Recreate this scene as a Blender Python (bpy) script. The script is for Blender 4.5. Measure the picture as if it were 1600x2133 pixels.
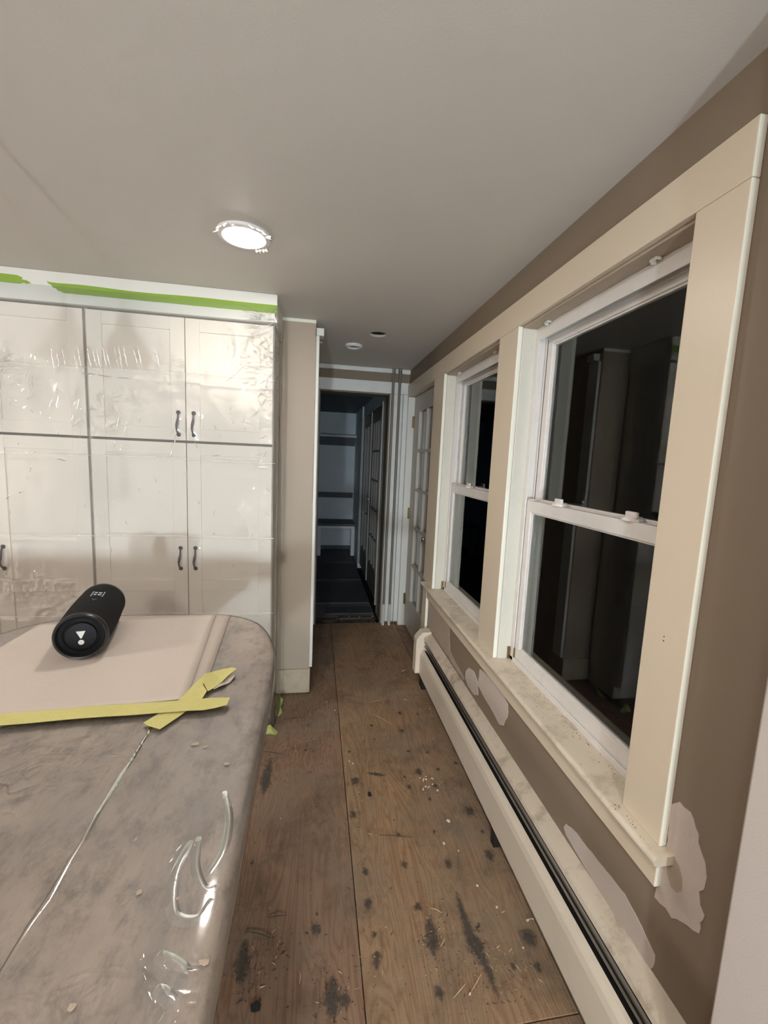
import bpy, bmesh, math, random
from mathutils import Vector, Matrix, noise
random.seed(7)
S = bpy.context.scene
for o in list(bpy.data.objects): bpy.data.objects.remove(o)
COL = S.collection
PI = math.pi

# ------------------------------------------------------------------ camera
CAMZ = 1.5168
RIGHT = Vector((0.98629297, -0.15927036, 0.04311766))
UP = Vector((-0.02249155, 0.12910466, 0.99137587))
FWD = Vector((0.16346349, 0.97875683, -0.12375278))
cam = bpy.data.cameras.new('camera'); camo = bpy.data.objects.new('camera', cam); COL.objects.link(camo)
camo.matrix_world = Matrix(((RIGHT.x, UP.x, -FWD.x, 0), (RIGHT.y, UP.y, -FWD.y, 0), (RIGHT.z, UP.z, -FWD.z, CAMZ), (0, 0, 0, 1)))
cam.sensor_fit = 'HORIZONTAL'; cam.sensor_width = 36.0; cam.lens = 876.114 * 36.0 / 1600.0
cam.clip_start = 0.02; cam.clip_end = 100
S.camera = camo
# ------------------------------------------------------------------ world (night outside), exposure
w = bpy.data.worlds.new('night'); S.world = w; w.use_nodes = True
w.node_tree.nodes['Background'].inputs[0].default_value = (0.012, 0.016, 0.025, 1)
w.node_tree.nodes['Background'].inputs[1].default_value = 0.01
S.view_settings.view_transform = 'Standard'
try: S.view_settings.look = 'None'
except Exception: pass
S.view_settings.exposure = 1.12; S.view_settings.gamma = 1.0; S.view_settings.use_curve_mapping = False
DOWNLIGHT = 68.0
DOWN_COL = (1.0, 0.925, 0.855)
WORKLIGHT = 1950.0
WORK_COL = (0.80, 0.93, 1.0)
FILL_DOME = 74.0               # radiance of the added, unseen fill domes

# ------------------------------------------------------------------ helpers
def C(r, g, b):
    f = lambda c: (c / 255 / 12.92) if c <= 10 else ((c / 255 + 0.055) / 1.055) ** 2.4
    return (f(r), f(g), f(b))

class NT:
    def __init__(s, name):
        s.m = bpy.data.materials.new(name); s.m.use_nodes = True
        s.t = s.m.node_tree; s.t.nodes.clear()
        s.out = s.t.nodes.new('ShaderNodeOutputMaterial')
    def n(s, typ, **kw):
        nd = s.t.nodes.new(typ)
        for k, v in kw.items():
            if k.startswith('i_'):
                key = k[2:].replace('_', ' ')
                nd.inputs[key].default_value = v
            else: setattr(nd, k, v)
        return nd
    def l(s, a, b): s.t.links.new(a, b)
    def pos(s, scale=(1, 1, 1)):
        g = s.n('ShaderNodeNewGeometry'); mp = s.n('ShaderNodeMapping')
        mp.inputs['Scale'].default_value = scale
        s.l(g.outputs['Position'], mp.inputs['Vector']); return mp.outputs[0]
    def noise(s, vec, scale, detail=4, rough=.55, dist=0):
        nd = s.n('ShaderNodeTexNoise'); nd.inputs['Scale'].default_value = scale
        nd.inputs['Detail'].default_value = detail; nd.inputs['Roughness'].default_value = rough
        nd.inputs['Distortion'].default_value = dist
        s.l(vec, nd.inputs['Vector']); return nd.outputs['Fac']
    def ramp(s, fac, stops):
        r = s.n('ShaderNodeValToRGB'); el = r.color_ramp.elements
        while len(el) > 1: el.remove(el[-1])
        el[0].position = stops[0][0]; el[0].color = stops[0][1]
        for p, c in stops[1:]:
            e = el.new(p); e.color = c
        s.l(fac, r.inputs[0]); return r.outputs[0]
    def mix(s, fac, a, b, blend='MIX'):
        m = s.n('ShaderNodeMix', data_type='RGBA', blend_type=blend)
        if isinstance(fac, (int, float)): m.inputs[0].default_value = fac
        else: s.l(fac, m.inputs[0])
        for v, i in ((a, 6), (b, 7)):
            if isinstance(v, tuple): m.inputs[i].default_value = v if len(v) == 4 else v + (1,)
            else: s.l(v, m.inputs[i])
        return m.outputs[2]
    def math(s, op, a, b=None, clamp=False):
        m = s.n('ShaderNodeMath', operation=op, use_clamp=clamp)
        for i, v in enumerate((a, b)):
            if v is None: continue
            if isinstance(v, (int, float)): m.inputs[i].default_value = v
            else: s.l(v, m.inputs[i])
        return m.outputs[0]
    def bump(s, h, strength=.2, dist=.01):
        b = s.n('ShaderNodeBump'); b.inputs['Strength'].default_value = strength; b.inputs['Distance'].default_value = dist
        s.l(h, b.inputs['Height']); return b.outputs[0]
    def principled(s, color, rough=.5, normal=None, metallic=0, spec=.5):
        p = s.n('ShaderNodeBsdfPrincipled')
        if isinstance(color, tuple): p.inputs['Base Color'].default_value = color if len(color) == 4 else color + (1,)
        else: s.l(color, p.inputs['Base Color'])
        if isinstance(rough, (int, float)): p.inputs['Roughness'].default_value = rough
        else: s.l(rough, p.inputs['Roughness'])
        p.inputs['Metallic'].default_value = metallic
        p.inputs['Specular IOR Level'].default_value = spec
        if normal is not None: s.l(normal, p.inputs['Normal'])
        return p.outputs[0]
    def done(s, sh): s.l(sh, s.out.inputs['Surface']); return s.m

def g4(v): return (v, v, v, 1)
def rgba(c, k=1.0): return (min(1, c[0] * k), min(1, c[1] * k), min(1, c[2] * k), 1)

def paint(name, col, rough=.5, var=.06, scale=3.0, bump=.05, bscale=140, spec=.4, metallic=0, dirt=0, dirtcol=(.12, .09, .06), dscale=9, stretch=(1, 1, 1)):
    k = NT(name); p = k.pos(stretch)
    c = k.mix(k.noise(p, scale, 5), rgba(col, 1 - var), rgba(col, 1 + var))
    if dirt > 0:
        d = k.ramp(k.noise(p, dscale, 9, .7), [(.50, g4(0)), (.72, g4(dirt))])
        c = k.mix(d, c, dirtcol)
    nm = k.bump(k.noise(p, bscale, 3), bump, .004) if bump else None
    return k.done(k.principled(c, rough, nm, metallic, spec))

def emit(name, col, strength):
    k = NT(name); e = k.n('ShaderNodeEmission'); e.inputs[0].default_value = col + (1,); e.inputs[1].default_value = strength
    return k.done(e.outputs[0])

WLOC = {}
def tag(o, label=None, cat=None, group=None, kind=None):
    if label: o['label'] = label
    if cat: o['category'] = cat
    if group: o['group'] = group
    if kind: o['kind'] = kind
    return o
def thing(name, label, cat, loc=(0, 0, 0), rot=(0, 0, 0), group=None, kind=None):
    o = bpy.data.objects.new(name, None); COL.objects.link(o); o.empty_display_size = .05
    o.location = loc; o.rotation_euler = rot; WLOC[o.name] = Vector(loc)
    return tag(o, label, cat, group, kind)

class MB:
    """collects geometry in world (or local) coordinates, builds one mesh object"""
    def __init__(s): s.v = []; s.f = []; s.mi = []
    def add(s, v, f, mi=0):
        b = len(s.v); s.v += [tuple(p) for p in v]; s.f += [tuple(i + b for i in q) for q in f]; s.mi += [mi] * len(f); return s
    def box(s, x0, x1, y0, y1, z0, z1, mi=0):
        v = [(x0, y0, z0), (x1, y0, z0), (x1, y1, z0), (x0, y1, z0), (x0, y0, z1), (x1, y0, z1), (x1, y1, z1), (x0, y1, z1)]
        return s.add(v, [(0, 3, 2, 1), (4, 5, 6, 7), (0, 1, 5, 4), (1, 2, 6, 5), (2, 3, 7, 6), (3, 0, 4, 7)], mi)
    def bbox(s, x0, x1, y0, y1, z0, z1, b=.002, mi=0, seg=2):
        bm = bmesh.new(); t = MB().box(x0, x1, y0, y1, z0, z1)
        vs = [bm.verts.new(p) for p in t.v]
        for q in t.f: bm.faces.new([vs[i] for i in q])
        bmesh.ops.bevel(bm, geom=bm.edges[:], offset=b, segments=seg, profile=.5, affect='EDGES')
        bm.verts.index_update()
        s.add([v.co[:] for v in bm.verts], [[v.index for v in f.verts] for f in bm.faces], mi); bm.free(); return s
    def prism(s, poly, axis, a, b, mi=0):
        """poly: 2D list; axis 'X': poly=(y,z); 'Y': poly=(x,z); 'Z': poly=(x,y)"""
        n = len(poly)
        def P(q, t): return {'X': (t, q[0], q[1]), 'Y': (q[0], t, q[1]), 'Z': (q[0], q[1], t)}[axis]
        v = [P(q, a) for q in poly] + [P(q, b) for q in poly]
        f = [tuple(range(n))[::-1], tuple(range(n, 2 * n))] + [(i, (i + 1) % n, n + (i + 1) % n, n + i) for i in range(n)]
        return s.add(v, f, mi)
    def tube(s, pts, rad, n=10, mi=0, cap=True):
        pts = [Vector(p) for p in pts]; m = len(pts)
        if not isinstance(rad, (list, tuple)): rad = [rad] * m
        v = []; f = []; ref = None
        for i, p in enumerate(pts):
            t = (pts[min(i + 1, m - 1)] - pts[max(i - 1, 0)]).normalized()
            if ref is None:
                ref = Vector((0, 0, 1)) if abs(t.z) < .9 else Vector((1, 0, 0))
            a = (ref - t * ref.dot(t)).normalized(); bb = t.cross(a); ref = a
            for k in range(n):
                th = 2 * PI * k / n; v.append(p + rad[i] * (math.cos(th) * a + math.sin(th) * bb))
        for i in range(m - 1):
            for k in range(n):
                f.append((i * n + k, i * n + (k + 1) % n, (i + 1) * n + (k + 1) % n, (i + 1) * n + k))
        if cap: f += [tuple(range(n))[::-1], tuple(range((m - 1) * n, m * n))]
        return s.add(v, f, mi)
    def lathe(s, prof, axis_o, axis_d, n=32, mi=0, close=False):
        """prof: (radius, height along axis)"""
        d = Vector(axis_d).normalized(); o = Vector(axis_o)
        a = d.orthogonal().normalized(); b = d.cross(a); v = []; f = []; m = len(prof)
        for r, h in prof:
            for k in range(n):
                th = 2 * PI * k / n; v.append(o + d * h + r * (math.cos(th) * a + math.sin(th) * b))
        for i in range(m - 1 + (1 if close else 0)):
            j = (i + 1) % m
            for k in range(n): f.append((i * n + k, i * n + (k + 1) % n, j * n + (k + 1) % n, j * n + k))
        if not close:
            if prof[0][0] > 1e-6: f.append(tuple(range(n))[::-1])
            if prof[-1][0] > 1e-6: f.append(tuple(range((m - 1) * n, m * n)))
        return s.add(v, f, mi)
    def ribbon(s, pts, width, wdir, thick=.0006, mi=0):
        """flat strip along pts; wdir: width direction vector or list; width float or list"""
        n = len(pts); v = []
        for i, p in enumerate(pts):
            p = Vector(p); wd = Vector(wdir[i] if isinstance(wdir[0], (tuple, list, Vector)) else wdir).normalized()
            wi = width[i] if isinstance(width, list) else width
            t = (Vector(pts[min(i + 1, n - 1)]) - Vector(pts[max(i - 1, 0)])).normalized()
            nn = t.cross(wd).normalized()
            if nn.z < 0: nn = -nn
            a = p - wd * wi / 2; b = p + wd * wi / 2
            v += [a, b, b + nn * thick, a + nn * thick]
        f = [(0, 1, 2, 3)]
        for i in range(n - 1):
            o = 4 * i
            for k in range(4): f.append((o + k, o + 4 + k, o + 4 + (k + 1) % 4, o + (k + 1) % 4))
        o = 4 * (n - 1); f.append((o + 3, o + 2, o + 1, o))
        return s.add(v, f, mi)
    def build(s, name, mats, parent=None, local=False, smooth=False, label=None, cat=None, group=None, kind=None, recalc=True):
        me = bpy.data.meshes.new(name)
        vs = [Vector(p) for p in s.v]
        if local: loc = Vector((0, 0, 0)); pw = WLOC.get(parent.name, Vector()) if parent else Vector()
        else:
            lo = Vector((min(p[i] for p in vs) for i in range(3))); hi = Vector((max(p[i] for p in vs) for i in range(3)))
            c = (lo + hi) / 2
            if parent is None: c.z = lo.z
            pw = WLOC.get(parent.name, Vector()) if parent else Vector()
            vs = [p - c for p in vs]; loc = c - pw
        me.from_pydata([p[:] for p in vs], [], s.f)
        if not isinstance(mats, (list, tuple)): mats = [mats]
        for m in mats: me.materials.append(m)
        for p, i in zip(me.polygons, s.mi): p.material_index = i; p.use_smooth = bool(smooth)
        if recalc:
            bm = bmesh.new(); bm.from_mesh(me); bmesh.ops.recalc_face_normals(bm, faces=bm.faces[:]); bm.to_mesh(me); bm.free()
        if smooth == 'auto':
            for p in me.polygons: p.use_smooth = True
            me.set_sharp_from_angle(angle=math.radians(38))
        o = bpy.data.objects.new(name, me); COL.objects.link(o)
        if parent: o.parent = parent
        o.location = loc; WLOC[o.name] = pw + loc
        return tag(o, label, cat, group, kind)

def dup(root, loc=None, rot=None, label=None, group=None):
    r = root.copy(); COL.objects.link(r); WLOC[r.name] = Vector(loc or root.location)
    if loc: r.location = loc
    if rot: r.rotation_euler = rot
    if label: r['label'] = label
    if group: r['group'] = group
    for ch in list(root.children):
        c = ch.copy(); COL.objects.link(c); c.parent = r
        for g in list(ch.children):
            d = g.copy(); COL.objects.link(d); d.parent = c
    return r
def struct(name, mb, mat, label, cat, parent=None, smooth=False):
    if parent: return mb.build(name, mat, parent, smooth=smooth)
    return mb.build(name, mat, None, smooth=smooth, label=label, cat=cat, kind='structure')
def fbm(x, y, z=0, o=4):
    s = 0; a = .5
    for i in range(o): s += a * noise.noise((x, y, z)); x *= 2.03; y *= 2.03; a *= .5
    return s

# ------------------------------------------------------------------ materials
CEIL_C = C(214, 208, 200)
m_taupe = paint('taupe wall paint', C(134, 119, 102), .55, .05, 1.6, .12, 260, .35)
m_partition = paint('greige wall paint', C(176, 162, 146), .5, .05, 2, .12, 260, .35)
m_light = paint('pale greige wall paint', C(186, 176, 169), .55, .03, 2, .1, 300, .3)
m_white = paint('white trim paint', C(226, 226, 220), .38, .04, 5, .06, 90, .45)
m_edge = paint('old white edge paint', C(240, 240, 228), .4, .05, 8, .1, 70, .45)
m_casing = paint('beige casing paint', C(214, 200, 178), .36, .03, 3, .08, 110, .5)
m_stool = paint('dusty cream sill paint', C(214, 203, 184), .42, .06, 5, .1, 90, .45, dirt=.6, dirtcol=C(120, 100, 70), dscale=7)
m_jamb = paint('cream jamb paint', C(214, 212, 200), .42, .05, 5, .08, 80, .45, dirt=.12, dscale=5)
m_basebd = paint('shade-dimmed cream baseboard paint', C(192, 178, 156), .5, .07, 7, .1, 80, .4, dirt=.35, dirtcol=C(110, 90, 66), dscale=8)  # cream lowered and mottled darker to imitate a cast shadow
m_vinyl = paint('white vinyl', C(222, 218, 214), .35, .03, 9, .03, 60, .5, dirt=.12, dirtcol=C(110, 100, 90), dscale=14)
m_track = paint('grey weather track', C(70, 68, 66), .6, .1, 20, .05, 60)
m_farwhite = paint('grey white casing paint', C(226, 228, 226), .45, .04, 4, .1, 70, .4, dirt=.15, dirtcol=C(120, 105, 85), dscale=6)
m_woodjamb = paint('bare grey wood jamb', C(122, 112, 98), .6, .16, 14, .2, 60, .3, stretch=(1, 1, .15))
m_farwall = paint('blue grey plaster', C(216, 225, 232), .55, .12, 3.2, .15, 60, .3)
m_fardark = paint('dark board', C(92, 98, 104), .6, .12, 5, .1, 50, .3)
m_black = paint('black void', (.006, .006, .007), .8, 0.1, 5, 0)
m_doorp = paint('off white door paint', C(196, 188, 178), .4, .04, 4, .06, 90, .45)
m_fardoor = paint('grey door paint', C(120, 118, 114), .4, .05, 4, .06, 90, .45)
m_fardoor2 = paint('mid grey door paint', C(168, 166, 162), .4, .05, 4, .06, 90, .45)
m_brass = paint('aged brass', C(140, 118, 80), .4, .2, 40, .1, 90, .5, .9)
m_chrome = paint('chrome', C(210, 210, 212), .12, .03, 30, 0, 90, .5, 1.0)
m_darkmetal = paint('dark pewter pull metal', C(74, 76, 78), .38, .15, 60, .05, 200, .5, .75)
m_cab = paint('cream cabinet lacquer', C(236, 229, 219), .6, .02, 3, .03, 120, .25)
m_cabgap = paint('cabinet shadow gap', C(120, 112, 104), .7, .05, 5, 0)
m_heater = paint('almond heater enamel', C(222, 210, 192), .38, .03, 4, .04, 90, .5, dirt=.12, dirtcol=C(140, 118, 92), dscale=8)
m_hood = paint('stained heater hood enamel', C(204, 192, 174), .5, .08, 8, .25, 60, .4, dirt=.85, dirtcol=C(138, 118, 96), dscale=13)
m_silver = paint('bare galvanised steel', C(150, 146, 140), .33, .1, 20, .05, 60, .5, .85)
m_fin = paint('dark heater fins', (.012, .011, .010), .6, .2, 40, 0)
m_spackle = paint('spackle', C(196, 184, 174), .8, .05, 14, .35, 60, .2)
m_spackle2 = paint('sanded spackle', C(172, 158, 142), .75, .12, 9, .35, 40, .2)
m_pipe = paint('grey painted pipe', C(122, 116, 108), .42, .1, 14, .1, 60, .5)
m_pipewhite = paint('white painted pipe end', C(205, 204, 198), .45, .05, 20, .1, 60, .5)
m_paper2 = paint('lower masking paper', C(184, 172, 162), .7, .06, 5, .3, 22, .25)
m_tape = paint('lime masking tape', C(200, 194, 126), .75, .09, 18, .3, 150, .3)
m_tapegreen = paint('green painters tape', C(140, 172, 66), .65, .06, 14, .3, 150, .35)
m_paper = paint('masking paper', C(198, 187, 177), .7, .05, 5, .3, 22, .25)
m_slate = paint('dark slate', C(66, 68, 72), .55, .3, 4, .35, 30, .4)
m_thinset = paint('grey thinset', C(112, 114, 114), .8, .2, 9, .4, 30, .3)
m_brick = paint('dusty tile rubble', C(86, 78, 70), .8, .35, 22, .5, 40, .25)
m_sub = paint('dark subfloor', (.012, .010, .009), .9, .2, 9, 0)
m_chip = paint('white paint chip', C(226, 220, 206), .6, .06, 30, .1, 60)
m_splinter = paint('pale wood splinter', C(206, 180, 140), .7, .1, 30, .1, 60)
m_darkchip = paint('dark tar chip', C(42, 40, 38), .6, .3, 60, .4, 90)
m_islandbody = paint('island panel paint', C(196, 186, 172), .5, .03, 4, .05, 90)
m_speaker = paint('black speaker mesh fabric', (.008, .008, .009), .8, .25, 30, .5, 900, .2)
m_rubber = paint('black rubber', (.014, .014, .015), .34, .15, 20, .05, 90, .5)
m_radiator = paint('black satin cone', (.005, .005, .006), .5, .15, 20, .02, 90, .16)
m_logo = paint('brushed silver badge', C(225, 225, 222), .22, .05, 30, 0, 90, .5, .8)
m_led = paint('white status window', C(190, 205, 225), .2, .05, 30, 0)
m_ring = paint('white ceiling ring', C(222, 220, 220), .45, .04, 20, .03, 60)
m_smear = None

# ceiling paint: faint patch marks
k = NT('ceiling paint'); p = k.pos()
c = k.mix(k.noise(p, .9, 6, .6), rgba(CEIL_C, .93), rgba(CEIL_C, 1.03))
c = k.mix(k.ramp(k.noise(p, 3.2, 8, .7, .6), [(.58, g4(0)), (.74, g4(.35))]), c, rgba(CEIL_C, .86))
h = k.math('ADD', k.math('MULTIPLY', k.noise(p, 1.6, 3), 1.0), k.math('MULTIPLY', k.noise(p, 190, 2), .05))
m_ceiling = k.done(k.principled(c, .6, k.bump(h, .25, .02), 0, .3))

# plywood
def plywood(name, tint, seedv):
    k = NT(name)
    g = k.n('ShaderNodeNewGeometry'); mp = k.n('ShaderNodeMapping'); mp.inputs['Scale'].default_value = (5.5, .85, 1); mp.inputs['Location'].default_value = (seedv, seedv * .7, 0)
    k.l(g.outputs['Position'], mp.inputs['Vector'])
    base = k.noise(mp.outputs[0], 1.5, 3.5, .5, .7)
    rings = k.math('SINE', k.math('MULTIPLY', base, 105.0))
    rings = k.math('MULTIPLY_ADD', rings, .5); rings.node.inputs[2].default_value = .5
    fine = k.noise(k.pos((60, 2.2, 1)), 2.0, 6, .65)
    a = tint; c = k.mix(k.math('POWER', rings, 2.2), rgba(a, 1.0), rgba((a[0] * .70, a[1] * .54, a[2] * .45), 1))
    c = k.mix(k.ramp(fine, [(.35, g4(.45)), (.62, g4(0))]), c, rgba((a[0] * .55, a[1] * .46, a[2] * .38), 1))
    pw = k.pos()
    # dusty grey-brown film, worn paths
    c = k.mix(k.ramp(k.noise(pw, 2.1, 8, .68), [(.34, g4(.05)), (.64, g4(.82))]), c, C(128, 114, 98))
    c = k.mix(k.ramp(k.noise(pw, 4.6, 9, .72, .4), [(.49, g4(0)), (.68, g4(.65))]), c, C(88, 75, 62))
    # pits, glue dots and grit
    v = k.n('ShaderNodeTexVoronoi'); v.inputs['Scale'].default_value = 26; v.inputs['Randomness'].default_value = 1.0
    wv = k.n('ShaderNodeVectorMath', operation='ADD'); nz = k.n('ShaderNodeTexNoise'); nz.inputs['Scale'].default_value = 40; nz.inputs['Detail'].default_value = 4
    k.l(pw, nz.inputs['Vector']); sc = k.n('ShaderNodeVectorMath', operation='SCALE'); sc.inputs['Scale'].default_value = .035
    k.l(nz.outputs['Color'], sc.inputs[0]); k.l(pw, wv.inputs[0]); k.l(sc.outputs[0], wv.inputs[1]); k.l(wv.outputs[0], v.inputs['Vector'])
    dots = k.ramp(v.outputs['Distance'], [(.07, g4(1)), (.16, g4(0))])
    gate = k.ramp(k.noise(pw, 6.5, 3), [(.52, g4(0)), (.60, g4(.85))])
    c = k.mix(k.math('MULTIPLY', dots, gate), c, C(48, 42, 36))
    grit = k.ramp(k.noise(pw, 110, 4, .65), [(.60, g4(0)), (.70, g4(.8))])
    c = k.mix(k.math('MULTIPLY', grit, k.ramp(k.noise(pw, 3.1, 6, .6), [(.40, g4(0)), (.60, g4(1))])), c, C(46, 36, 28))
    hgt = k.math('ADD', k.math('MULTIPLY', rings, .25), k.math('ADD', k.math('MULTIPLY', k.noise(pw, 90, 4), .6), k.math('MULTIPLY', grit, .5)))
    return k.done(k.principled(c, .62, k.bump(hgt, .35, .004), 0, .3))
m_ply = [plywood('reddish plywood', C(154, 122, 100), 3.1), plywood('tan plywood', C(172, 142, 110), 8.7), plywood('brown plywood', C(152, 128, 108), 5.2)]

# glue residue smear, ragged edges
k = NT('dark glue residue'); p = k.pos()
at = k.n('ShaderNodeAttribute'); at.attribute_name = 'edge'
n1 = k.noise(p, 75, 6, .7)
al = k.math('ADD', k.math('MULTIPLY', at.outputs['Fac'], 1.15), k.math('MULTIPLY', k.math('SUBTRACT', n1, .5), 1.7))
al = k.ramp(al, [(.25, g4(0)), (.95, g4(.80))])
c = k.mix(k.noise(p, 60, 6), C(56, 52, 49), C(104, 97, 88))
tr = k.n('ShaderNodeBsdfTransparent'); ms = k.n('ShaderNodeMixShader')
k.l(al, ms.inputs[0]); k.l(tr.outputs[0], ms.inputs[1]); k.l(k.principled(c, .6, k.bump(n1, .5, .004), 0, .35), ms.inputs[2])
m_smear = k.done(ms.outputs[0])

# countertop stone under the film
k = NT('mottled grey beige stone'); p = k.pos((1, .55, 1))
n1 = k.noise(p, 6.5, 10, .74, .15); n2 = k.noise(p, 24, 9, .75, .1)
c = k.mix(k.ramp(n1, [(.35, g4(0)), (.68, g4(1))]), C(216, 200, 182), C(164, 150, 140))
c = k.mix(k.ramp(n2, [(.48, g4(0)), (.68, g4(.75))]), c, C(116, 104, 96))
c = k.mix(k.ramp(k.noise(p, 2.2, 5), [(.5, g4(0)), (.7, g4(.5))]), c, C(150, 146, 148))
m_stone = k.done(k.principled(c, .45, None, 0, .4))

# clear plastic film
def film(name, milk, bscale, bstr, rough=.1, ior=1.45, bdist=.02, tcol=.97, crinkle=False):
    k = NT(name); p = k.pos()
    h = k.math('ADD', k.noise(p, bscale, 4, .55, .9), k.math('MULTIPLY', k.noise(p, bscale * 4.3, 3, .5, .6), .22))
    if crinkle:
        rd = k.math('SUBTRACT', 1.0, k.math('ABSOLUTE', k.math('MULTIPLY_ADD', k.noise(p, bscale * 1.3, 2.5, .5, 1.4), 2.0))); rd.node.inputs[1].links[0].from_node.inputs[0].links[0].from_node.inputs[2].default_value = -1.0
        rd = k.math('POWER', k.math('MAXIMUM', rd, 0.0), 7.0)
        mask = k.ramp(k.noise(p, 2.6, 3, .5), [(.50, g4(0)), (.66, g4(1))])
        h = k.math('ADD', k.math('MULTIPLY', h, .10), k.math('MULTIPLY', k.math('MULTIPLY', rd, mask), .55))
    nm = k.bump(h, bstr, bdist)
    tr = k.n('ShaderNodeBsdfTransparent'); tr.inputs[0].default_value = g4(tcol)
    df = k.n('ShaderNodeBsdfDiffuse'); df.inputs[0].default_value = (.86, .86, .86, 1)
    m1 = k.n('ShaderNodeMixShader'); m1.inputs[0].default_value = milk
    k.l(tr.outputs[0], m1.inputs[1]); k.l(df.outputs[0], m1.inputs[2])
    gl = k.n('ShaderNodeBsdfGlossy'); gl.inputs['Roughness'].default_value = rough; k.l(nm, gl.inputs['Normal'])
    fr = k.n('ShaderNodeFresnel'); fr.inputs[0].default_value = ior; k.l(nm, fr.inputs['Normal'])
    m2 = k.n('ShaderNodeMixShader'); k.l(fr.outputs[0], m2.inputs[0]); k.l(m1.outputs[0], m2.inputs[1]); k.l(gl.outputs[0], m2.inputs[2])
    return k.done(m2.outputs[0])
m_film = film('clear plastic sheeting', .07, 9.0, .8, .045, 1.38, .02, .98, True)
m_cover = film('dusty plastic cover film', .08, 14.0, .35, .08, 1.45, .006, .97, True)

m_crease = film('creased plastic', .30, 9.0, .3, .2, 1.7, .005, .99)
m_glint = film('glint-whitened plastic', .30, 30.0, .3, .22, 2.0, .003, 1.0)  # milky white in the ridges stands in for bright highlights

def glass(name, col=(.97, .985, .98)):
    k = NT(name); g = k.n('ShaderNodeBsdfGlass'); g.inputs[0].default_value = col + (1,); g.inputs['Roughness'].default_value = 0.0; g.inputs['IOR'].default_value = 1.34
    return k.done(g.outputs[0])
m_glass = glass('window glass')

m_lens = emit('warm lamp lens', DOWN_COL, DOWNLIGHT)
m_fill = emit('warm opal fill', DOWN_COL, FILL_DOME)
m_work = emit('cool work lamp face', WORK_COL, WORKLIGHT)

# ================================================================== STRUCTURE
WX = .804           # face of the window wall
# floor: dark subfloor slab + plywood sheets
fl = struct('floor', MB().box(-4.4, .98, -3.6, 3.74, -.08, -.019), m_sub, 'worn plywood subfloor of the stripped room', 'floor')
def sheet(x0, x1, y0, y1, mi):
    MB().bbox(x0, x1, y0, y1, -.018, 0, .0012, seg=1).build('plywood_sheet', m_ply[mi], fl)
sheet(-1.05, .1685, -.25, 2.19, 0); sheet(-1.05, .1685, 2.1925, 3.735, 2); sheet(-1.05, .1685, -2.69, -.2525, 2)
sheet(.1715, .764, .888, 3.735, 1); sheet(.1715, .764, -1.55, .885, 0); sheet(.1715, .764, -3.6, -1.553, 2)
sheet(.767, .90, .4, 3.735, 2); sheet(-2.27, -1.053, -3.6, 0, 1); sheet(-2.27, -1.053, .003, 2.87, 2); sheet(-4.4, -2.273, -3.6, 0, 0); sheet(-4.4, -2.273, .003, 2.87, 1)
sheet(-1.05, .1685, -3.6, -2.693, 1); sheet(.767, .90, -3.6, .397, 1)

# ceiling with one open lamp hole
HOLE = (.374, 2.76, .056)
bm = bmesh.new()
outer = [bm.verts.new(p) for p in ((-4.4, -3.6, 2.3), (.95, -3.6, 2.3), (.95, 3.75, 2.3), (-4.4, 3.75, 2.3))]
hv = [bm.verts.new((HOLE[0] + HOLE[2] * math.cos(t * PI / 16), HOLE[1] + HOLE[2] * math.sin(t * PI / 16), 2.3)) for t in range(32)]
ed = [bm.edges.new((outer[i], outer[(i + 1) % 4])) for i in range(4)] + [bm.edges.new((hv[i], hv[(i + 1) % 32])) for i in range(32)]
bmesh.ops.triangle_fill(bm, use_beauty=True, edges=ed)
r = bmesh.ops.extrude_face_region(bm, geom=bm.faces[:])
for e in r['geom']:
    if isinstance(e, bmesh.types.BMVert): e.co.z += .014
bm.verts.index_update(); t = MB().add([v.co[:] for v in bm.verts], [[v.index for v in f.verts] for f in bm.faces]); bm.free()
ceil = struct('ceiling', t, m_ceiling, 'flat painted ceiling with scuffs and an open lamp hole', 'ceiling')

# window wall
t = MB()
X1 = .95
t.box(WX, X1, -3.6, .838, 0, 2.3).box(WX, X1, .838, 2.645, 0, .652).box(WX, X1, .838, 2.645, 2.078, 2.3).box(WX, X1, 1.658, 1.809, .652, 2.078)
t.box(WX, X1, 2.645, 2.80, 0, 2.3).box(WX, X1, 2.80, 3.69, 2.078, 2.3).box(WX, X1, 3.69, 3.73, 0, 2.3)
wall_r = struct('wall_right', t, m_taupe, 'taupe painted window wall with spackled patches below the sill', 'wall')
# pale wall jog close to the camera
struct('wall_near', MB().bbox(.70, .803, -3.6, .513, 0, 2.3, .004), m_light, 'pale greige wall jog at the end of the baseboard heater', 'wall')
# back and left walls of the kitchen (behind the camera)
struct('wall_back', MB().box(-4.4, .95, -3.75, -3.6, 0, 2.3), m_light, 'plain pale back wall of the kitchen', 'wall')
struct('wall_left', MB().box(-4.55, -4.4, -3.75, 3.0, 0, 2.3), m_light, 'plain pale side wall of the kitchen beyond the island', 'wall')
struct('wall_cabinets', MB().box(-4.4, -.216, 2.872, 3.0, 0, 2.3), m_taupe, 'taupe wall behind the tall pantry cabinets', 'wall')
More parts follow.
